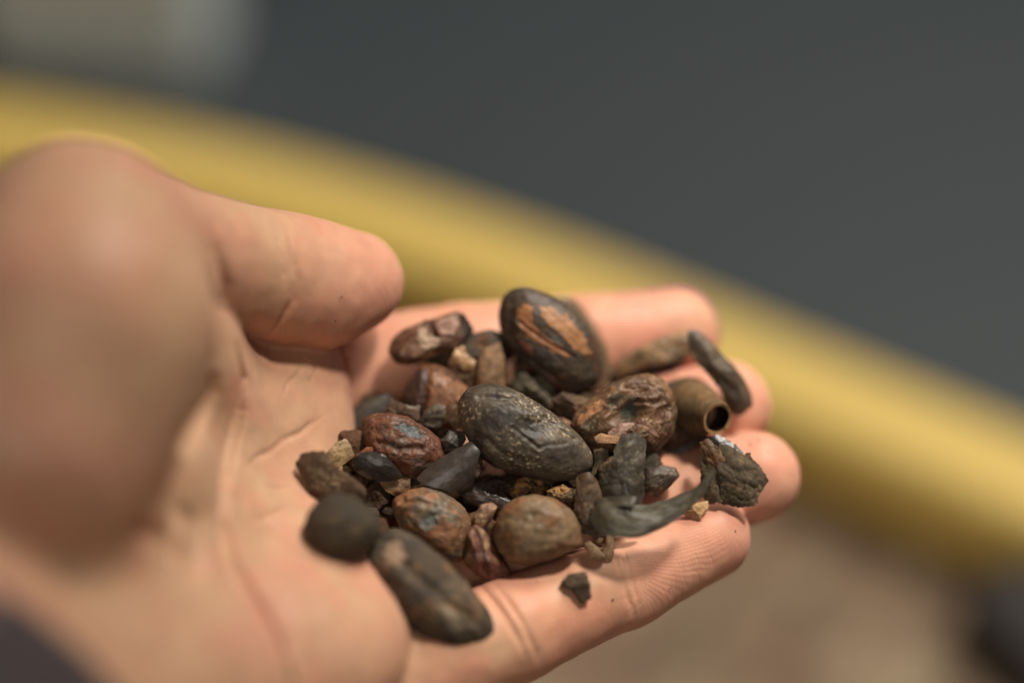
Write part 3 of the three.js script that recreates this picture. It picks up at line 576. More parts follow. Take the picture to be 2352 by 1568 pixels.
lump(9, [[1275, 720], [1310, 670], [1370, 610], [1440, 555], [1520, 515], [1600, 505], [1660, 525], [1700, 580], [1718, 660], [1705, 740], [1660, 810], [1600, 840], [1500, 850], [1400, 820], [1330, 785]], 11,
  { a: [0.135, 0.08, 0.048], b: [0.19, 0.115, 0.065], bt: 0.04, bs: 0.25, c: [0.11, 0.095, 0.068], ct: 0.12, cs: 0.35, dust: 0.45 }, { ht: 4.6, smooth: 4, wr: 0.7, wrAng: 25, rough: 0.2, n: 56, vein: 0.05, spots: [{ pts: [[1290, 700], [1350, 640], [1400, 610], [1410, 635], [1350, 690], [1300, 720]], c: [0.30, 0.14, 0.065] }, { pts: [[1480, 640], [1530, 620], [1560, 650], [1520, 690], [1480, 680]], c: [0.055, 0.06, 0.045] }],
    grooves: [{ pts: [[1340, 720], [1420, 640], [1520, 580], [1620, 570]], depth: 0.7, w: 0.6, lip: 0.16 }, { pts: [[1500, 560], [1600, 540], [1660, 580], [1685, 660], [1670, 740]], depth: 0.5, w: 0.4, lip: 0.11 }, { pts: [[1550, 620], [1620, 630], [1670, 610]], depth: 0.4, w: 0.4, lip: 0.14 }], hollows: [{ at: [1500, 670], r: 3.4, r2: 2.6, depth: 1.5 }] }, huskMat,
  'cocoa_bean', 'wrinkled brown bean beside the rolled husk tube', 'bean', BEANS, [0, 0, -5]);
lump(10, [[540, 590], [570, 530], [610, 480], [650, 458], [700, 470], [760, 500], [810, 560], [840, 620], [800, 680], [700, 720], [600, 700], [545, 640]], 8.5,
  { a: [0.19, 0.095, 0.052], b: [0.23, 0.125, 0.075], bt: 0, bs: 0.2, c: [0.10, 0.055, 0.035], ct: 0.18, cs: 0.2, dust: 0.15 }, { ht: 5, smooth: 3, wr: 0.35, wrAng: -55, rough: 0.06, spots: [{ pts: [[520, 600], [570, 510], [620, 470], [650, 460], [640, 560], [620, 700], [560, 700]], c: [0.055, 0.030, 0.022] }], grooves: [{ pts: [[650, 465], [640, 560], [620, 690]], depth: 0.6, w: 0.6, lip: 0.18 }] }, huskMat,
  'cocoa_bean', 'smooth orange brown bean half hidden behind the large grey bean', 'bean', BEANS);
lump(11, [[110, 1190], [130, 1100], [190, 1040], [270, 1025], [350, 1060], [420, 1110], [440, 1170], [400, 1240], [330, 1290], [220, 1300], [140, 1260]], 6.5,
  { a: [0.085, 0.078, 0.062], b: [0.07, 0.066, 0.055], c: [0.11, 0.095, 0.07], dust: 0.2 }, { ht: 5.2, wr: 0.4 }, dullMat, 'cocoa_bean', 'round dark green grey bean on the palm beside the long blurred bean', 'bean', BEANS);
lump(12, [[845, 1290], [870, 1240], [905, 1222], [960, 1240], [1020, 1290], [1075, 1350], [1120, 1410], [1135, 1455], [1100, 1475], [1040, 1488], [980, 1465], [930, 1420], [880, 1360]], 12,
  { a: [0.115, 0.10, 0.08], b: [0.085, 0.078, 0.068], bt: 0, bs: 0.22, c: [0.16, 0.115, 0.075], ct: 0.14, cs: 0.2, dust: 0.3 }, { v: true, ht: 5.2, smooth: 4, wr: 0.6, wrAng: -42, rough: 0.15, n: 52, spots: [{ v: 1, pts: [[880, 1245], [915, 1240], [935, 1275], [915, 1300], [885, 1290]], c: [0.25, 0.165, 0.11] }, { pts: [[1000, 1380], [1040, 1400], [1060, 1440], [1030, 1440]], c: [0.19, 0.145, 0.10] }], grooves: [{ pts: [[930, 1300], [1000, 1360], [1080, 1420]], depth: 0.7, w: 0.9, lip: 0.09 }] }, dullMat,
  'cocoa_bean', 'long grey brown bean lying across the root of the little finger', 'bean', BEANS, [0, 5, -6]);
lump(13, [[495, 1060], [560, 1012], [640, 1000], [720, 1030], [790, 1080], [825, 1150], [825, 1230], [780, 1310], [700, 1290], [600, 1230], [520, 1150]], 9,
  { a: [0.18, 0.115, 0.068], b: [0.24, 0.13, 0.07], bt: 0.04, bs: 0.3, c: [0.16, 0.15, 0.12], ct: 0.1, cs: 0.3, dust: 0.35 }, { ht: 5.2, smooth: 4, wr: 0.4, rough: 0.22, wrAng: -40, spots: [{ pts: [[620, 1110], [670, 1095], [690, 1130], [650, 1160], [615, 1145]], c: [0.12, 0.125, 0.11], raise: -0.25 }], grooves: [{ pts: [[530, 1050], [600, 1040], [680, 1060]], depth: 0.5, w: 0.4, lip: 0.14 }] }, huskMat,
  'cocoa_bean', 'mottled brown bean with green grey spots between the long bean and the round nib', 'bean', BEANS);
lump(14, [[945, 1150], [980, 1080], [1040, 1040], [1110, 1030], [1190, 1045], [1260, 1090], [1295, 1160], [1308, 1240], [1250, 1262], [1180, 1295], [1080, 1320], [1010, 1310], [960, 1260], [940, 1200]], 8.5,
  { a: [0.20, 0.15, 0.095], b: [0.17, 0.125, 0.075], bt: 0, bs: 0.25, c: [0.20, 0.11, 0.06], ct: 0.12, cs: 0.22, dust: 0.15 }, { ht: 5.6, smooth: 3, wr: 0.35, rough: 0.12, hollows: [{ at: [1080, 1110], r: 3, r2: 1.6, depth: 0.7 }, { at: [1190, 1170], r: 2.4, depth: 0.5 }] }, huskMat,
  'cocoa_nib', 'smooth round tan brown nib resting on the little finger', 'nib', NIBS);

// husks on the finger side of the pile
strip(20, [[1715, 535, 3.5], [1790, 590, 9], [1878, 645, 15]], { w: [16, 7.6], ends: [0.95, 1], arc: 3.1, face: [-0.25, 0.5, 0.83], crinkle: 0.25, thick: 0.5, jag: 0.06, out: { a: [0.145, 0.112, 0.066], b: [0.18, 0.12, 0.065], c: [0.105, 0.085, 0.052], dust: 0.4 }, inn: { a: INK }, rim: { a: [0.27, 0.18, 0.09] } }, huskMat,
  'olive brown husk rolled into a tube with a dark open end');
gather('cocoa_husk', 'crinkled tan husk arched over the index finger tip', 'husk', HUSKS, [
  ['outer_face', (sh) => flakeGeo(21, sh, { fold: 22, ry: 4, crinkle: 0.5, jag: 0.08, thick: 0.7, out: { a: [0.22, 0.15, 0.08], b: [0.28, 0.19, 0.10], bs: 0.35, c: OLIVE, ct: 0.12, dust: 0.3 }, inn: { a: [0.09, 0.05, 0.03] }, rim: { a: TAN } }), [[1462, 482], [1500, 430], [1560, 390], [1640, 350], [1720, 325], [1792, 316], [1780, 375], [1740, 425], [1680, 440], [1600, 452], [1540, 472], [1490, 492]], 7, huskMat, [0, 0, -12]],
  ['underside', (sh) => flakeGeo(22, sh, { fold: 10, ry: 6, crinkle: 0.3, out: { a: [0.075, 0.042, 0.026], b: [0.05, 0.03, 0.02] } }), [[1470, 485], [1560, 460], [1680, 430], [1780, 380], [1760, 450], [1680, 490], [1560, 515], [1480, 520]], 5.4, huskMat, [0, 0, 14]],
]);
flake(23, [[1790, 318], [1815, 308], [1850, 325], [1890, 370], [1950, 440], [2010, 500], [2045, 570], [2052, 620], [2010, 662], [1965, 645], [1930, 570], [1880, 500], [1830, 450], [1795, 390]], 7.5, { fold: -52, ridge: 0.75, rx: 22, shift: 0.5, crinkle: 0.35, jag: 0.04, out: { a: [0.10, 0.083, 0.064], b: [0.125, 0.10, 0.072], c: [0.08, 0.075, 0.066], dust: 0.2 }, inn: { a: [0.07, 0.035, 0.022] }, rim: { a: [0.24, 0.14, 0.08] } }, huskMat,
  'long grey brown husk ridge behind the rolled tube, on the middle finger tip', [0, 8, -6]);
flake(24, [[1690, 880], [1735, 800], [1790, 750], [1850, 725], [1860, 770], [1800, 815], [1765, 845], [1715, 905]], 6, { fold: 42, ry: 3, crinkle: 0.2, jag: 0.08, out: { a: [0.11, 0.105, 0.096], b: [0.08, 0.072, 0.06], dust: 0.3 }, inn: { a: BROWN }, rim: { a: [0.18, 0.15, 0.11] } }, huskMat,
  'thin grey flake under the rolled husk tube', [0, 0, -15]);
gather('cocoa_husk', 'crumpled rough dark husk with a tan curled edge on the ring finger tip', 'husk', HUSKS, [
  ['flat_piece', (sh) => flakeGeo(25, sh, { fold: -35, ry: 7, crinkle: 0.4, jag: 0.04, thick: 0.7, out: { a: [0.095, 0.082, 0.058], b: [0.07, 0.062, 0.046], bs: 0.4, c: [0.14, 0.115, 0.075], ct: 0.16, dust: 0.4 }, inn: { a: INK } }), [[1930, 812], [1985, 832], [2035, 862], [2048, 840], [2060, 868], [2092, 912], [2126, 966], [2085, 1010], [2072, 1060], [2000, 1062], [1930, 1045], [1925, 960], [1905, 880]], 7.2, dullMat, [0, 6, -4]],
  ['curled_piece', (sh) => flakeGeo(26, sh, { fold: 100, ry: 3, crinkle: 0.35, jag: 0.07, out: { a: [0.125, 0.105, 0.072], b: [0.09, 0.078, 0.052], dust: 0.5 }, inn: { a: [0.11, 0.062, 0.028] }, rim: { a: [0.36, 0.26, 0.13] } }), [[1838, 830], [1862, 792], [1905, 850], [1925, 890], [1957, 925], [1952, 1000], [1920, 1052], [1868, 1052], [1842, 1000]], 6.5, dullMat],
  ['tan_edge', (sh) => flakeGeo(27, sh, { fold: -60, ry: 3, crinkle: 0.3, thick: 0.8, out: { a: [0.20, 0.12, 0.055], b: [0.12, 0.07, 0.035] }, rim: { a: [0.46, 0.34, 0.18] } }), [[1836, 800], [1862, 782], [1910, 820], [1932, 870], [1900, 888], [1862, 868]], 14, huskMat, [0, -12, 0]],
  ['dark_piece', (sh) => flakeGeo(28, sh, { fold: -30, ry: 4, crinkle: 0.2, out: { a: INK, b: DARK }, rim: { a: [0.16, 0.12, 0.08] } }), [[1850, 770], [1915, 766], [1975, 800], [2015, 838], [1990, 855], [1930, 838], [1870, 805]], 7.5, glossMat, [0, 0, -20]],
]);
flake(29, [[1468, 805], [1500, 770], [1550, 772], [1587, 800], [1582, 880], [1572, 930], [1582, 1010], [1565, 1075], [1440, 1080], [1400, 1020], [1408, 930], [1448, 905], [1460, 850]], 14, { fold: 85, ry: 4.4, rx: 22, crinkle: 0.35, jag: 0.05, thick: 0.6, out: { a: [0.088, 0.086, 0.077], b: [0.068, 0.065, 0.055], dust: 0.35 }, inn: { a: DARK }, rim: { a: [0.10, 0.088, 0.07] } }, huskMat,
  'upright grey husk standing beside the small dark nib');
strip(30, [[1450, 1030, 15], [1440, 1090, 15.5], [1510, 1125, 16], [1620, 1115, 16.5], [1740, 1060, 17], [1830, 1000, 18], [1892, 915, 19]], { w: [4.4, 0.5], ends: [0.85, 0.7], arc: 0.5, twist: -0.9, face: [-0.05, 0.55, 0.83], crinkle: 0.45, jag: 0.2, out: { a: [0.085, 0.087, 0.068], b: [0.07, 0.07, 0.055], dust: 0.15 }, inn: { a: [0.07, 0.05, 0.035] } }, huskMat,
  'green grey curved husk sweeping into a thin pointed tail over the little finger');
flake(31, [[1300, 955], [1340, 930], [1380, 970], [1398, 1040], [1385, 1100], [1400, 1150], [1450, 1192], [1380, 1200], [1310, 1175], [1285, 1110], [1295, 1030]], 9.5, { fold: 92, ry: 3, rx: 20, crinkle: 0.3, jag: 0.04, out: { a: [0.115, 0.08, 0.052], b: [0.08, 0.058, 0.042], dust: 0.2 }, inn: { a: DARK } }, huskMat,
  'brown bowed husk between the round tan nib and the green grey tailed husk');
flake(32, [[1370, 1180], [1450, 1120], [1560, 1140], [1600, 1150], [1520, 1185], [1420, 1205]], 7, { fold: 5, ry: 4, out: { a: [0.075, 0.055, 0.036], b: DARK } }, dullMat, 'low dark brown husk under the green grey tailed husk');

// husks and chips on the palm side of the pile
flake(33, [[606, 952], [655, 900], [720, 858], [800, 815], [862, 778], [868, 830], [845, 900], [836, 965], [800, 1003], [720, 993], [640, 972]], 13.5, { fold: 36, ry: 3.7, rx: 24, crinkle: 0.07, jag: 0.02, thick: 0.6, out: { a: [0.082, 0.074, 0.071], b: [0.062, 0.056, 0.054] }, inn: { a: DARK }, rim: { a: [0.14, 0.09, 0.06] } }, glossMat,
  'glossy dark husk folded to a point in front of the large grey bean', [0, 4, -8]);
lump(34, [[838, 880], [860, 810], [878, 840], [880, 910], [862, 950], [838, 940]], 11, { a: [0.10, 0.06, 0.042], b: [0.075, 0.05, 0.04], dust: 0.3 }, { ht: 1.6, cuts: 5, rough: 0.2, smooth: 1 }, huskMat, 'cocoa_nib', 'narrow red brown chip behind the glossy folded husk', 'nib', NIBS);
flake(35, [[255, 775], [290, 700], [330, 645], [390, 602], [460, 583], [498, 598], [460, 650], [400, 690], [340, 750], [290, 800]], 6.5, { fold: 40, ry: 3.4, rx: 11, smooth: 3, crinkle: 0.15, jag: 0.03, out: { a: [0.072, 0.068, 0.058], b: [0.05, 0.046, 0.04], dust: 0.25 }, inn: { a: BROWN } }, huskMat,
  'dark curved husk lying against the palm behind the split bean', [0, 0, -12]);
flake(36, [[452, 668], [485, 602], [510, 615], [560, 640], [602, 636], [602, 692], [545, 700], [490, 690]], 17, { fold: -30, ry: 6, crinkle: 0.25, jag: 0.08, out: { a: [0.135, 0.085, 0.06], b: [0.10, 0.065, 0.046], dust: 0.35 }, rim: { a: [0.24, 0.15, 0.1] } }, huskMat,
  'small torn red brown husk between the split bean and the orange brown bean');
flake(37, [[78, 890], [108, 852], [190, 848], [222, 900], [260, 918], [312, 962], [352, 1000], [355, 1050], [280, 1085], [200, 1085], [150, 1062], [112, 1000], [98, 930]], 5.5, { fold: -45, ry: 7, crinkle: 0.3, jag: 0.06, thick: 1.1, out: { a: [0.088, 0.06, 0.038], b: [0.11, 0.075, 0.048], bs: 0.4, dust: 0.45 }, inn: { a: DARK } }, dullMat,
  'rough brown husk chip pressed against the palm above the round dark bean');
flake(38, [[200, 845], [240, 802], [286, 784], [300, 800], [320, 852], [275, 885], [222, 912]], 7, { fold: 20, ry: 7, crinkle: 0.1, jag: 0.03, thick: 0.7, out: { a: [0.29, 0.225, 0.12], b: [0.21, 0.16, 0.085], bs: 0.3 }, rim: { a: PALE } }, huskMat,
  'small square khaki husk with a pale cut edge next to the split bean', [0, 18, -8]);
flake(39, [[438, 965], [490, 945], [540, 948], [564, 955], [562, 1000], [505, 1022], [465, 1000]], 10, { fold: 0, ry: 3, crinkle: 0.2, thick: 0.8, out: { a: [0.27, 0.19, 0.115], b: [0.20, 0.135, 0.085] } }, huskMat, 'small tan husk sliver under the split bean');
lump(40, [[368, 1012], [420, 958], [475, 985], [480, 1045], [430, 1092], [380, 1075]], 8, { a: [0.085, 0.058, 0.042], b: [0.062, 0.046, 0.036], dust: 0.35 }, { ht: 2.4, cuts: 7, rough: 0.2, smooth: 1 }, dullMat, 'cocoa_nib', 'small dark brown nib beside the tan sliver under the split bean', 'nib', NIBS);
lump(41, [[430, 1085], [480, 1065], [530, 1110], [525, 1165], [470, 1140]], 8, { a: [0.06, 0.042, 0.03], b: [0.19, 0.12, 0.06], bt: 0.22, bs: 0.5 }, { ht: 1.8, cuts: 7, rough: 0.3, smooth: 1 }, dullMat, 'cocoa_nib', 'tiny dark nib with tan flecks between the round dark bean and the mottled bean', 'nib', NIBS);

// back row
gather('cocoa_nib', 'broken brown nib with pale fracture faces apart from the pile on the index finger', 'nib', NIBS, [
  ['kernel', (sh) => lumpGeo(42, sh, { a: [0.12, 0.062, 0.04], b: [0.17, 0.09, 0.055], bs: 0.35, c: [0.09, 0.05, 0.035], dust: 0.1 }, { ht: 3.4, smooth: 1, cuts: 9, round: 0.1, rough: 0.22, n: 48, spots: [{ pts: [[610, 290], [640, 275], [650, 320], [700, 350], [680, 390], [620, 390], [600, 350]], c: [0.40, 0.28, 0.19] }, { pts: [[690, 260], [760, 235], [785, 280], [740, 330], [700, 340]], c: [0.26, 0.15, 0.105] }], hollows: [{ at: [730, 300], r: 1.6, depth: 0.7 }], grooves: [{ pts: [[650, 270], [680, 340], [740, 340]], depth: 0.6, w: 0.35, lip: 0.18 }] }),
    [[490, 350], [530, 300], [600, 275], [660, 265], [730, 235], [775, 225], [800, 270], [790, 340], [760, 390], [700, 405], [640, 430], [560, 452], [510, 440], [485, 400]], 6.5, huskMat, [0, 0, -8]],
  ['husk_edge', (sh) => flakeGeo(43, sh, { fold: 70, ry: 2.4, smooth: 2, crinkle: 0.12, out: { a: DARK, b: [0.05, 0.042, 0.033] }, inn: { a: [0.2, 0.1, 0.06] }, rim: { a: [0.14, 0.09, 0.06] } }), [[770, 228], [810, 250], [835, 300], [830, 345], [790, 390], [720, 420], [740, 380], [780, 330], [785, 280]], 7, glossMat],
]);
lump(44, [[785, 395], [835, 322], [920, 305], [972, 322], [965, 400], [880, 440], [800, 440]], 5.5, { a: [0.11, 0.106, 0.092], b: [0.092, 0.084, 0.07], c: [0.13, 0.075, 0.05], ct: 0.15, dust: 0.2 }, { ht: 3, cuts: 6, rough: 0.15, smooth: 2 }, dullMat, 'cocoa_nib', 'smooth grey nib behind the upright tan husk splinter', 'nib', NIBS);
flake(45, [[740, 445], [768, 392], [800, 380], [808, 410], [842, 440], [840, 475], [800, 478], [785, 455]], 8, { fold: -40, ry: 2, crinkle: 0.35, jag: 0.1, out: { a: PALE, b: [0.26, 0.17, 0.09], bs: 0.5 }, rim: { a: PALE } }, huskMat, 'tiny pale cream chip next to the upright tan husk splinter');
lump(46, [[745, 480], [800, 485], [850, 480], [835, 560], [780, 560]], 7, { a: [0.10, 0.06, 0.038], b: [0.16, 0.10, 0.06], dust: 0.2 }, { ht: 2.4, cuts: 6, smooth: 1 }, dullMat, 'cocoa_nib', 'brown crumb below the tiny pale cream chip', 'nib', NIBS);
flake(47, [[863, 470], [888, 392], [950, 370], [966, 420], [968, 570], [862, 575]], 9.5, { fold: 88, ry: 2.6, crinkle: 0.15, jag: 0.04, thick: 0.8, out: { a: [0.27, 0.19, 0.115], b: [0.22, 0.15, 0.095], bs: 0.3, dust: 0.2 } }, huskMat, 'upright tan husk splinter behind the large grey bean');
flake(48, [[988, 440], [1028, 418], [1024, 480], [1002, 545], [985, 530]], 9, { fold: 85, ry: 2, crinkle: 0.1, out: { a: [0.20, 0.115, 0.07] } }, huskMat, 'thin red brown husk splinter at the foot of the streaked upright bean');
lump(49, [[998, 575], [1030, 485], [1068, 472], [1090, 508], [1150, 500], [1200, 482], [1218, 520], [1185, 570], [1185, 640], [1130, 660], [1050, 630]], 12.5, { a: [0.155, 0.155, 0.12], b: [0.125, 0.125, 0.10], bs: 0.4, c: [0.06, 0.06, 0.045], ct: 0.2, cs: 0.5, dust: 0.4 }, { ht: 3, smooth: 1, rough: 0.4, cuts: 4, hollows: [{ at: [1150, 540], r: 1.3, depth: 1.0 }] }, dullMat, 'cocoa_nib', 'crumbly pale green grey nib between the large grey bean and the upright streaked bean', 'nib', NIBS);
lump(50, [[1185, 610], [1230, 578], [1310, 595], [1370, 610], [1330, 660], [1270, 700], [1210, 670]], 9, { a: [0.11, 0.085, 0.065], b: [0.14, 0.095, 0.06], c: [0.10, 0.10, 0.09], dust: 0.3 }, { ht: 2.6, cuts: 5, rough: 0.2, smooth: 2 }, dullMat, 'cocoa_nib', 'dull brown nib wedged below the olive husk of the upright bean', 'nib', NIBS);
gather('cocoa_husk', 'ragged curled husk with pale edges touching the end of the large grey bean', 'husk', HUSKS, [
  ['body', (sh) => flakeGeo(51, sh, { fold: 30, ry: 3, crinkle: 0.45, jag: 0.1, out: { a: [0.12, 0.105, 0.075], b: [0.09, 0.08, 0.06], dust: 0.35 }, inn: { a: [0.10, 0.05, 0.03] }, rim: { a: [0.34, 0.24, 0.14] } }), [[608, 695], [645, 655], [690, 625], [715, 640], [720, 690], [690, 725], [640, 720]], 20, huskMat],
  ['curl', (sh) => flakeGeo(52, sh, { fold: 75, ry: 1.2, crinkle: 0.3, jag: 0.1, out: { a: [0.16, 0.10, 0.06], b: [0.10, 0.065, 0.04] }, rim: { a: [0.36, 0.24, 0.14] } }), [[715, 630], [748, 618], [772, 640], [778, 700], [765, 735], [730, 690]], 20.5, huskMat],
]);
lump(53, [[702, 785], [738, 746], [790, 748], [808, 780], [790, 815], [720, 820]], 12, { a: [0.115, 0.118, 0.122], b: [0.095, 0.097, 0.098], dust: 0.2 }, { ht: 2.2, cuts: 6, rough: 0.1, smooth: 1 }, huskMat, 'cocoa_nib', 'small blue grey nib between the split bean and the large grey bean', 'nib', NIBS);

// in the hollow in front of the large bean
flake(54, [[788, 1000], [828, 975], [890, 972], [960, 1008], [1012, 1062], [1005, 1085], [930, 1075], [870, 1070], [810, 1052]], 9.5, { fold: -28, ry: 3, crinkle: 0.2, jag: 0.04, out: { a: [0.068, 0.058, 0.053], b: [0.088, 0.066, 0.052] }, inn: { a: BROWN }, rim: { a: [0.16, 0.10, 0.065] } }, glossMat, 'dark shiny creased husk between the mottled bean and the round tan nib', [0, 0, -8]);
lump(55, [[845, 1120], [875, 1072], [918, 1058], [942, 1078], [922, 1122], [882, 1170], [850, 1160]], 10, { a: [0.23, 0.15, 0.105], b: [0.36, 0.27, 0.18], bt: 0.05, bs: 0.45 }, { ht: 1.6, smooth: 2, rough: 0.1 }, huskMat, 'cocoa_nib', 'small pale oblong nib standing between two brown beans', 'nib', NIBS);
lump(56, [[815, 1190], [850, 1160], [890, 1180], [922, 1240], [960, 1290], [1002, 1350], [992, 1388], [940, 1412], [880, 1380], [838, 1350], [808, 1310], [812, 1240]], 5.5, { a: [0.18, 0.09, 0.065], b: [0.13, 0.066, 0.05], bs: 0.3, c: [0.27, 0.20, 0.12], ct: 0.2, cs: 0.3 }, { ht: 3, smooth: 2, cuts: 6, rough: 0.18, grooves: [{ pts: [[850, 1180], [880, 1260], [900, 1350]], depth: 0.7, w: 0.45, lip: 0.23 }] }, huskMat, 'cocoa_nib', 'ridged red brown nib lying on the little finger', 'nib', NIBS);
lump(57, [[1003, 1015], [1030, 965], [1090, 940], [1150, 944], [1195, 960], [1178, 1012], [1120, 1035], [1080, 1015], [1035, 1045]], 9.5, { a: [0.34, 0.21, 0.085], b: [0.19, 0.13, 0.065], bt: 0, bs: 0.5, c: [0.08, 0.06, 0.04], ct: 0.12, cs: 0.7, dust: 0.4 }, { ht: 2.4, smooth: 1, rough: 0.45 }, dullMat, 'cocoa_nib', 'crumbly ochre nib under the lower edge of the large grey bean', 'nib', NIBS);
lump(58, [[1165, 1005], [1230, 982], [1295, 1008], [1295, 1045], [1220, 1052], [1175, 1035]], 9, { a: [0.125, 0.10, 0.065], b: [0.28, 0.17, 0.07], bt: 0.08, bs: 0.5, c: GREY, ct: 0.14, dust: 0.4 }, { ht: 1.8, smooth: 1, rough: 0.4 }, dullMat, 'cocoa_nib', 'small crumbly grey nib with an ochre rim beside the round tan nib', 'nib', NIBS);
lump(59, [[890, 970], [940, 935], [985, 965], [1010, 990], [940, 990]], 8, { a: GREY, b: DARK, dust: 0.4 }, { ht: 1.5, smooth: 1, cuts: 5, rough: 0.2 }, dullMat, 'cocoa_nib', 'tiny dark pointed chip beside the glossy folded husk', 'nib', NIBS);
flake(60, [[1368, 832], [1428, 824], [1424, 900], [1385, 970], [1350, 960], [1375, 885]], 12.5, { fold: 75, ry: 4, crinkle: 0.15, thick: 0.7, out: { a: [0.17, 0.135, 0.085], b: [0.13, 0.105, 0.065], dust: 0.35 } }, huskMat, 'olive husk splinter at the end of the large grey bean');
flake(61, [[1372, 772], [1400, 758], [1495, 775], [1475, 797], [1385, 792]], 15, { fold: -5, ry: 3, crinkle: 0.1, thick: 0.7, out: { a: [0.40, 0.26, 0.16], b: [0.32, 0.20, 0.12] } }, huskMat, 'pale tan sliver in front of the wrinkled brown bean');
flake(62, [[1558, 705], [1585, 692], [1622, 730], [1648, 770], [1625, 800], [1590, 770]], 15.5, { fold: -45, ry: 3, jag: 0.1, crinkle: 0.3, out: { a: [0.25, 0.16, 0.125], b: [0.18, 0.10, 0.075], bs: 0.4 }, rim: { a: PINK } }, huskMat, 'pinkish torn chip on the wrinkled brown bean');
flake(63, [[1430, 755], [1480, 715], [1540, 715], [1566, 770], [1520, 795], [1470, 785]], 15, { fold: 20, ry: 4, jag: 0.08, crinkle: 0.3, out: { a: [0.28, 0.20, 0.17], b: [0.20, 0.125, 0.095], bs: 0.4 }, rim: { a: PINK } }, huskMat, 'pale mauve torn chip behind the upright grey husk');
flake(64, [[1580, 800], [1640, 770], [1668, 840], [1640, 885], [1590, 880]], 11, { fold: 60, ry: 2.4, jag: 0.08, crinkle: 0.35, out: { a: [0.15, 0.085, 0.055], b: [0.11, 0.062, 0.04] }, rim: { a: [0.28, 0.15, 0.09] } }, huskMat, 'red brown husk scrap behind the upright grey husk and the small dark nib');
lump(65, [[1578, 975], [1602, 912], [1660, 894], [1720, 908], [1734, 940], [1692, 992], [1652, 1028], [1590, 1022]], 4.5, { a: [0.09, 0.078, 0.07], b: [0.11, 0.10, 0.092], bt: 0.05, c: [0.12, 0.065, 0.04], ct: 0.14, dust: 0.35 }, { ht: 2.5, cuts: 6, round: 0.1, rough: 0.12, smooth: 1 }, huskMat, 'cocoa_nib', 'small dark grey brown nib on the bare skin of the ring finger', 'nib', NIBS);
lump(66, [[1735, 1095], [1790, 1062], [1830, 1055], [1862, 1050], [1862, 1082], [1832, 1132], [1780, 1115]], 2, { a: [0.46, 0.34, 0.20], b: [0.38, 0.27, 0.15] }, { ht: 1.2, smooth: 1, cuts: 4, rough: 0.1 }, dullMat, 'cocoa_nib', 'pale cream chip on the little finger under the thin husk tail', 'nib', NIBS);
gather('cocoa_nib', 'small tan nib split into lobes beside the finger end crease of the little finger', 'nib', NIBS, [[[[1325, 1235], [1350, 1222], [1385, 1250], [1415, 1290], [1400, 1312], [1350, 1295]], 3], [[[1400, 1290], [1415, 1240], [1420, 1195], [1440, 1190], [1458, 1230], [1450, 1290], [1425, 1315]], 3.2], [[[1365, 1225], [1385, 1205], [1410, 1210], [1405, 1250], [1385, 1250]], 2.6]].map(([pts, l], i) => ['lobe', (sh) => lumpGeo(67 + i, sh, { a: [0.46, 0.37, 0.25], b: [0.34, 0.25, 0.16], bs: 0.4 }, { ht: 1.2, smooth: 2, rough: 0.1, n: 30 }), pts, l, huskMat]));
lump(70, [[1218, 1418], [1260, 1370], [1332, 1358], [1352, 1420], [1352, 1470], [1312, 1492], [1270, 1435]], 1.9, { a: [0.085, 0.066, 0.048], b: [0.065, 0.052, 0.038], dust: 0.3 }, { ht: 1.4, smooth: 1, cuts: 5, rough: 0.15 }, dullMat, 'cocoa_nib', 'lone dark chip on the bare middle joint of the little finger', 'nib', NIBS);
for (const [s, x, y, w, h, l, where] of [[71, 900, 680, 90, 60, 6, 'behind the end of the large grey bean'], [72, 1340, 900, 90, 60, 6, 'below the tip of the large grey bean'], [73, 300, 820, 80, 90, 5, 'behind the split bean'], [74, 560, 980, 110, 50, 6, 'below the split bean'], [75, 900, 1010, 120, 60, 5, 'below the glossy folded husk'], [76, 1560, 900, 110, 90, 6, 'below the wrinkled brown bean'], [77, 1250, 1080, 110, 80, 4, 'below the small crumbly grey nib'], [78, 1760, 740, 90, 80, 4, 'below the rolled husk tube'], [79, 1440, 520, 70, 60, 4, 'between the streaked upright bean and the wrinkled bean'], [80, 840, 560, 110, 80, 4, 'below the upright tan splinter'], [81, 880, 1220, 90, 110, 3, 'between the mottled bean and the ridged red nib'], [82, 1080, 560, 120, 60, 6, 'below the pale green grey nib'], [83, 1480, 950, 100, 110, 7, 'behind the upright grey husk'], [84, 700, 400, 90, 60, 2.5, 'below the nib with pale fracture faces'], [85, 370, 1190, 110, 90, 3, 'between the round dark bean and the mottled bean'], [86, 1180, 980, 140, 50, 5, 'below the lower edge of the large grey bean'], [87, 1700, 830, 60, 60, 3, 'below the thin grey flake']]) {  // mostly hidden nibs, put in to close and darken the gaps
  const r = rng(s), pts = [], tint = [GREY, BROWN, [0.09, 0.06, 0.042], OLIVE][s % 4]; for (let k = 0; k < 9; k++) { const a = k / 9 * Math.PI * 2, q = 0.8 + 0.35 * r(); pts.push([x + w * q * Math.cos(a), y + h * q * Math.sin(a)]); }
  lump(s, pts, l, { a: tint, b: tint.map((v) => v * 0.75), bt: 0.1, dust: 0.3 }, { ht: 2.6, smooth: 2, cuts: 6, rough: 0.25, n: 24 }, dullMat, 'cocoa_nib', ['dull grey nib ', 'brown nib ', 'dark brown nib ', 'olive brown nib '][s % 4] + where, 'nib', UNDER);
}
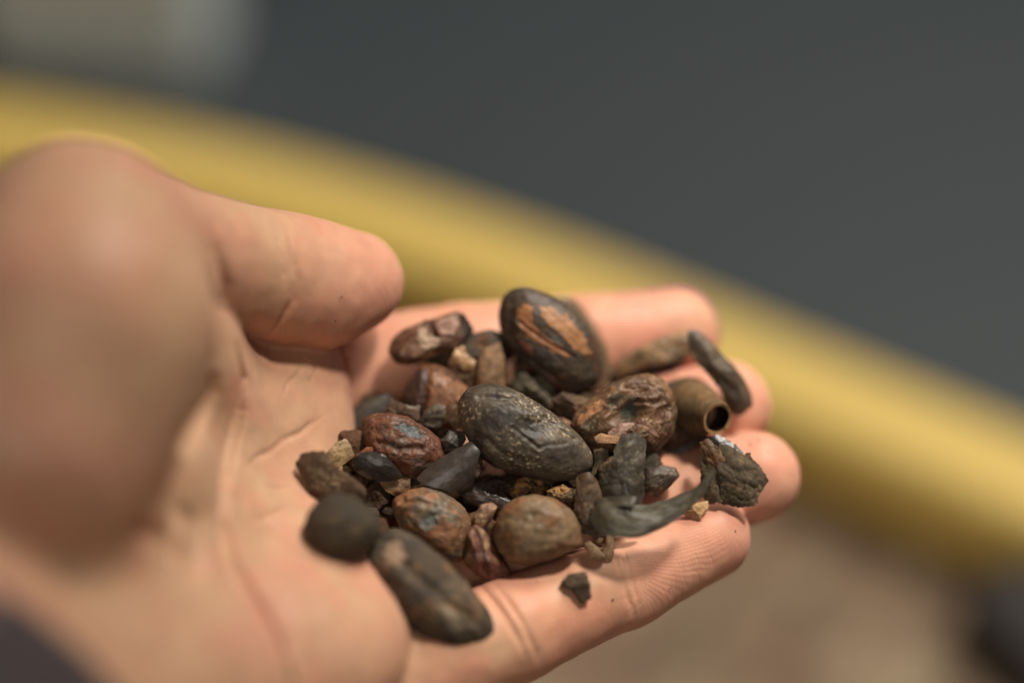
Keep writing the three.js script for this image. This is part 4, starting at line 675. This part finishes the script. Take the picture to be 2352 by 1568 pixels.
// a bed of small shards, put in to darken the gaps between the pieces
{
  const edge = [[330, 640], [480, 580], [560, 480], [700, 450], [860, 350], [1000, 350], [1200, 560], [1400, 560], [1480, 500], [1700, 440], [1830, 560], [1830, 740], [1740, 800], [1540, 1050], [1430, 1150], [1200, 1230], [1000, 1240], [840, 1320], [600, 1220], [430, 1140], [300, 1080], [180, 1040], [120, 950], [230, 860], [290, 750]], r = rng(2024), geos = [];
  const tones = [GREY, BROWN, [0.09, 0.06, 0.042], OLIVE, [0.10, 0.055, 0.035]];
  for (let k = 0; k < 900 && geos.length < 260; k++) {
    const x = 100 + r() * 1760, y = 340 + r() * 990; if (!inside(x, y, edge)) continue;
    const w = 28 + 38 * r(), pts = [], t0 = r() * 6; for (let j = 0; j < 6; j++) { const a = t0 + j / 6 * Math.PI * 2, q = 0.6 + 0.6 * r(); pts.push([x + w * q * Math.cos(a), y + w * (0.5 + 0.4 * r()) * q * Math.sin(a)]); }
    const sh = shapeOf(pts, 0.8 + 4.2 * r()), t = tones[Math.floor(r() * tones.length)];
    const g = lumpGeo(300 + k, sh, { a: t, b: t.map((v) => v * 0.7), dust: 0.2 }, { ht: 0.9 + r(), smooth: 0, cuts: 4, rough: 0.15, n: 7 }), m = settle(new THREE.Object3D(), sh, [0, (r() - 0.5) * 60, (r() - 0.5) * 60 - 20]);
    m.position.sub(HAND0); m.updateMatrix(); g.applyMatrix4(m.matrix); geos.push(g);
  }
  const bed = new THREE.Mesh(mergeGeometries(geos), dullMat); bed.position.copy(HAND0); bed.userData.kind = 'stuff';
  add(bed, 'cocoa_crumbs', 'bed of small brown and grey husk crumbs filling and darkening the gaps of the pile', 'crumbs');
}
// crumbs dusted over the skin
{
  const spots = [[2140, 770], [2085, 785], [2130, 835], [2050, 800], [1700, 1430], [1500, 1180], [1660, 1010], [240, 265], [268, 160], [1985, 1180], [1450, 1480], [1120, 1400]], geos = [], r = rng(77);
  for (const [x, y] of spots) { const [vx, vy] = cropV([x, y]), d = skinAt(vx, vy); if (!d) continue; const g = new THREE.IcosahedronGeometry(0.00010 + 0.00010 * r(), 1).scale(1, 0.6, 1.4).rotateZ(r() * 6), p = at(vx, vy, d - 0.1).sub(HAND0); g.translate(p.x, p.y, p.z); geos.push(g); }
  const m = new THREE.Mesh(mergeGeometries(geos), new THREE.MeshStandardMaterial({ color: new THREE.Color().setRGB(0.05, 0.03, 0.02), roughness: 0.9 }));
  m.position.copy(HAND0); m.userData.kind = 'stuff'; add(m, 'cocoa_crumbs', 'tiny dark crumbs dusted over the finger skin', 'crumbs');
}
renderer.render(scene, camera);
